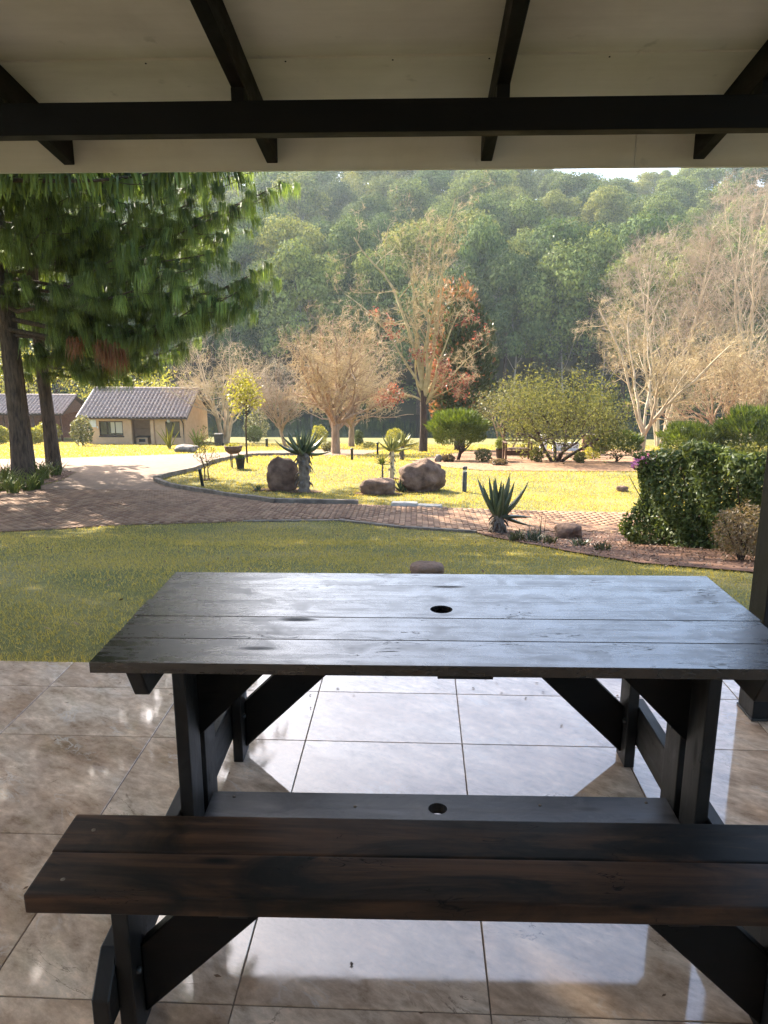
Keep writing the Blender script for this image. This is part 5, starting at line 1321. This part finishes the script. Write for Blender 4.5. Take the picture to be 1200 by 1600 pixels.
def cottage():
    a = at(139, 698, 58); c = at(291, 698, 58); W = c[0] - a[0]; a[2] = gz(a[0] + W / 2, 58) + .02; m = .0484; Dp = 6.4; E = 2.05
    t = thing('cottage', 'tan plastered cottage with a grey tiled roof beyond the drive', 'cottage', a, 0)
    # local x along the front, y into depth
    h1 = (19*m, 57*m, .62, 1.74); al = (66*m, 108*m, -.4, 1.88); h2 = (125*m, 148*m, .62, 1.74)
    wall_mesh('front_wall', W, E + .12, .22, [h1, al, h2], MAT['housewall'], t)
    wall_mesh('rear_wall', W, E + .12, .22, [], MAT['housewall'], t, Dp - .22)
    for x in (0.0, W - .22): prism('gable_wall', [(.222, -.4), (Dp - .222, -.4), (Dp - .222, E + .1), (Dp / 2, E + 1.72), (.222, E + .1)], 'x', x, x + .22, MAT['housewall'], t)
    # alcove with a built-in braai
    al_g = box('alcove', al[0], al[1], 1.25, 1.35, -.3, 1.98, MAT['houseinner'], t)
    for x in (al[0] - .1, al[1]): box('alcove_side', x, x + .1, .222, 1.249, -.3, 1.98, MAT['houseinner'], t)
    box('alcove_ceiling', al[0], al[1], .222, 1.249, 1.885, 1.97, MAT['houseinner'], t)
    for x in (al[0] + .02, al[1] - .30): box('column', x, x + .26, -.14, .10, -.3, 1.86, MAT['housewall'], t, .02)
    hb = thing_part('braai', t); box('hearth', al[0] + .35, al[0] + 1.25, .55, 1.24, -.3, .42, MAT['housewall'], hb, .01); box('firebox', al[0] + .55, al[0] + 1.05, .535, .549, .08, .32, MAT['blackmetal'], hb); box('slab', al[0] + .3, al[0] + 1.3, .5, 1.24, .421, .48, MAT['kerb'], hb, .006)
    box('ledge', al[0], al[1], 1.10, 1.249, .98, 1.02, MAT['houseinner'], t)
    window(t, *h1, .06, 3, True); window(t, *h2, .06, 2)
    box('notice_board', 3*m, 15*m, -.05, -.002, 1.28, 1.86, MAT['white'], t, .006); box('meter_box', 16*m, 17.5*m, -.05, -.002, 1.2, 1.35, MAT['white'], t)
    V, Fq = lathe([(.001, 0), (.13, .01), (.13, .08), (.08, .12), (.001, .12)], 12); obj('wall_lamp', V, Fq, MAT['white'], t, loc=(131*m, -.005, 1.78), rot=(R(90), 0, 0))
    rf = thing_part('roof', t)
    x0, x1 = -.55, W + .35; ye, ze, yr, zr = -.55, E + .02, Dp / 2, E + 1.86
    prism('roof_deck', [(ye, ze - .06), (yr, zr - .06), (Dp + .55, ze - .06), (Dp + .55, ze), (yr, zr), (ye, ze)], 'x', x0, x1, MAT['brownframe'], rf)
    tiled_slope(rf, x0, x1, ye, ze + .01, yr, zr + .01, MAT['rooftile'], seed=3); tiled_slope(rf, x0, x1, Dp + .55, ze + .01, yr, zr + .01, MAT['rooftile'], seed=4)
    V, Fq = tube_path([(x0, yr, zr + .07), (x1, yr, zr + .07)], [.12, .12], 8); obj('ridge_cap', V, Fq, MAT['rooftile'], rf)
    for x in (x0, x1 - .04): prism('barge_board', [(ye, ze - .2), (yr, zr - .2), (yr, zr + .08), (ye, ze + .08)], 'x', x - .02, x + .02, MAT['white'] if x < 0 else MAT['rooftile'], rf)
    V, Fq = tube_path([(x0, ye - .06, ze - .03), (x1, ye - .06, ze - .03)], [.06, .06], 8); obj('gutter', V, Fq, MAT['brownframe'], rf)
    V, Fq = tube_path([(W - .12, ye - .06, ze - .05), (W - .12, -.06, ze - .45), (W - .12, -.06, -.3)], [.045] * 3, 8); obj('downpipe', V, Fq, MAT['brownframe'], t)
    # second, mostly hidden building
    a = at(-85, 692, 64); a[2] = gz(a[0], 64); c = at(100, 692, 64); W = c[0] - a[0]; E = 2.3
    t = thing('carport', 'open-sided building with a tiled roof seen between the pine trunks', 'shelter', a)
    rf = thing_part('roof', t); ye, ze, yr, zr = -.4, E, 2.6, E + 1.25
    prism('roof_deck', [(ye, ze - .12), (yr, zr - .12), (5.6, ze - .12), (5.6, ze), (yr, zr), (ye, ze)], 'x', -.3, W + .3, MAT['brownframe'], rf)
    tiled_slope(rf, -.3, W + .3, ye, ze + .01, yr, zr + .01, MAT['rooftile'], seed=5)
    V, Fq = tube_path([(-.3, yr, zr + .07), (W + .3, yr, zr + .07)], [.11, .11], 8); obj('ridge_cap', V, Fq, MAT['rooftile'], rf)
    prism('gable', [(.2, ze - .13), (5.0, ze - .13), (yr, zr - .2)], 'x', W - .05, W + .05, MAT['darkwood'], t)
    box('rear_wall', 0, W, 4.8, 5.0, -.4, E, MAT['brickwall'], t)
    for k in range(5): box('post', W * k / 4 - .07 - (.1 if k == 4 else -.1), W * k / 4 + .07 - (.1 if k == 4 else -.1), -.05, .09, -.4, E - .12, MAT['darkwood'], t)
    box('front_beam', 0, W, -.06, .10, E - .119, E - .0, MAT['darkwood'], t)
def thing_part(name, parent):
    e = bpy.data.objects.new(name, None); COL.objects.link(e); e.parent = parent; return e
cottage()
b = spot(342, 697); m = mpp(b)
t = thing('wheelie_bin', 'dark wheeled bin standing between the cottage and the many-stemmed tree', 'bin', b)
prism('body', [(-.22, 0), (.22, 0), (.28, .82), (-.28, .82)], 'y', -.26, .26, MAT['pot'], t, .02); box('lid', -.30, .30, -.30, .30, .822, .90, MAT['pot'], t, .02)
for s in (-1, 1):
    V, Fq = tube_path([(s*.235, .2, .1), (s*.29, .2, .1)], [.1, .1], 10); obj('wheel', V, Fq, MAT['blackmetal'], t)

# ================================================================== GRASS
def grass():
    rng = np.random.default_rng(401); Vs, n0 = [], 0
    zones = [(3.37, 5.5, 3600, .026, .0026), (5.5, 8, 2200, .030, .0036), (8, 13.8, 1100, .034, .0052), (13.8, 20, 600, .045, .0085), (20, 30, 260, .055, .013), (30, 62, 45, .08, .028)]
    for ya, yb, dens, h, wd in zones:
        xa, xb = -.60 * yb - .4, .56 * yb + .4; n = int((xb - xa) * (yb - ya) * dens); x = rng.uniform(xa, xb, n); y = rng.uniform(ya, yb, n)
        k = (x > -.60 * y - .4) & (x < .56 * y + .4)
        for poly in (DRIVE, LEFTBED, RIGHTBED, FARBED): k &= ~in_poly(x, y, poly)
        k &= rng.random(n) < np.clip(.75 + .35 * np.sin(x * 1.9 + np.sin(y * 1.3)) * np.sin(y * 2.3 + x * .7), .3, 1)
        x, y = x[k], y[k]; n = len(x); P = np.column_stack([x, y, ground(x, y) - .004]); a = rng.uniform(0, 6.28, n); s = np.stack([np.cos(a), np.sin(a), np.zeros(n)], 1) * (wd * rng.uniform(.6, 1.3, n))[:, None]
        ln = rng.normal(size=(n, 2)) * h * .55; tip = P + np.column_stack([ln, h * rng.uniform(.45, 1.25, n)])
        Vs.append(np.stack([P - s, P + s, tip], 1).reshape(-1, 3))
    n = 9000; x = rng.uniform(-2.6, 2.6, n); y = 3.352 + np.abs(rng.normal(size=n)) * .03        # tufts leaning over the slab edge
    k = rng.random(n) < np.clip(.55 + .5 * np.sin(x * 5) * np.sin(x * 13 + 1), .1, 1); x, y = x[k], y[k]; n = len(x); P = np.column_stack([x, y, ground(x, y) - .004])
    a = rng.uniform(0, 6.28, n); s = np.stack([np.cos(a), np.sin(a), np.zeros(n)], 1) * .0026; tip = P + np.column_stack([rng.normal(size=n) * .025, -np.abs(rng.normal(size=n)) * .03, rng.uniform(.05, .105, n)])
    Vs.append(np.stack([P - s, P + s, tip], 1).reshape(-1, 3))
    V = np.concatenate(Vs); o = obj('lawn_grass', V, np.arange(len(V)).reshape(-1, 3), MAT['grass']); tag(o, 'short green and straw-yellow winter grass of the lawns', 'grass', kind='stuff')
grass()

def floor_debris():
    rng = np.random.default_rng(421); n = 150; x = rng.uniform(-2.2, 1.9, n); y = np.where(rng.random(n) < .5, 3.3 - np.abs(rng.normal(size=n)) * .25, rng.uniform(1.2, 3.3, n)); C = np.column_stack([x, y, np.full(n, .004)])
    V1, F1 = cards(rng, C[:70], .018, .009, nrm=np.tile([[0, 0, 1.]], (70, 1)), nb=.93); V2, F2 = cards(rng, C[70:], .045, .0022, nrm=np.tile([[0, 0, 1.]], (n - 70, 1)), nb=.97)
    V1[:, 2] = np.maximum(V1[:, 2], .0015); V2[:, 2] = np.maximum(V2[:, 2], .0015); V, Fq = join([(V1, F1), (V2, F2)])
    o = obj('floor_debris', V, Fq, MAT['litter']); tag(o, 'tiny leaf crumbs and dry needles scattered on the tiled floor', 'debris', kind='stuff')
floor_debris()

# ================================================================== HAZE
def haze():
    m = bpy.data.materials.new('valley_haze'); m.use_nodes = True; t = m.node_tree
    t.nodes.remove(t.nodes["Principled BSDF"]); v = t.nodes.new("ShaderNodeVolumePrincipled")
    v.inputs["Color"].default_value = (.80, .90, 1.0, 1); v.inputs["Density"].default_value = HAZE_DENSITY; v.inputs["Anisotropy"].default_value = .35
    t.links.new(v.outputs[0], t.nodes["Material Output"].inputs["Volume"])
    o = obj('haze', boxv(-330, 330, -70, 470, -14, 76), BOXF, m); tag(o, 'pale blue haze filling the valley', 'haze', kind='stuff')
HAZE_DENSITY = .00026
haze()
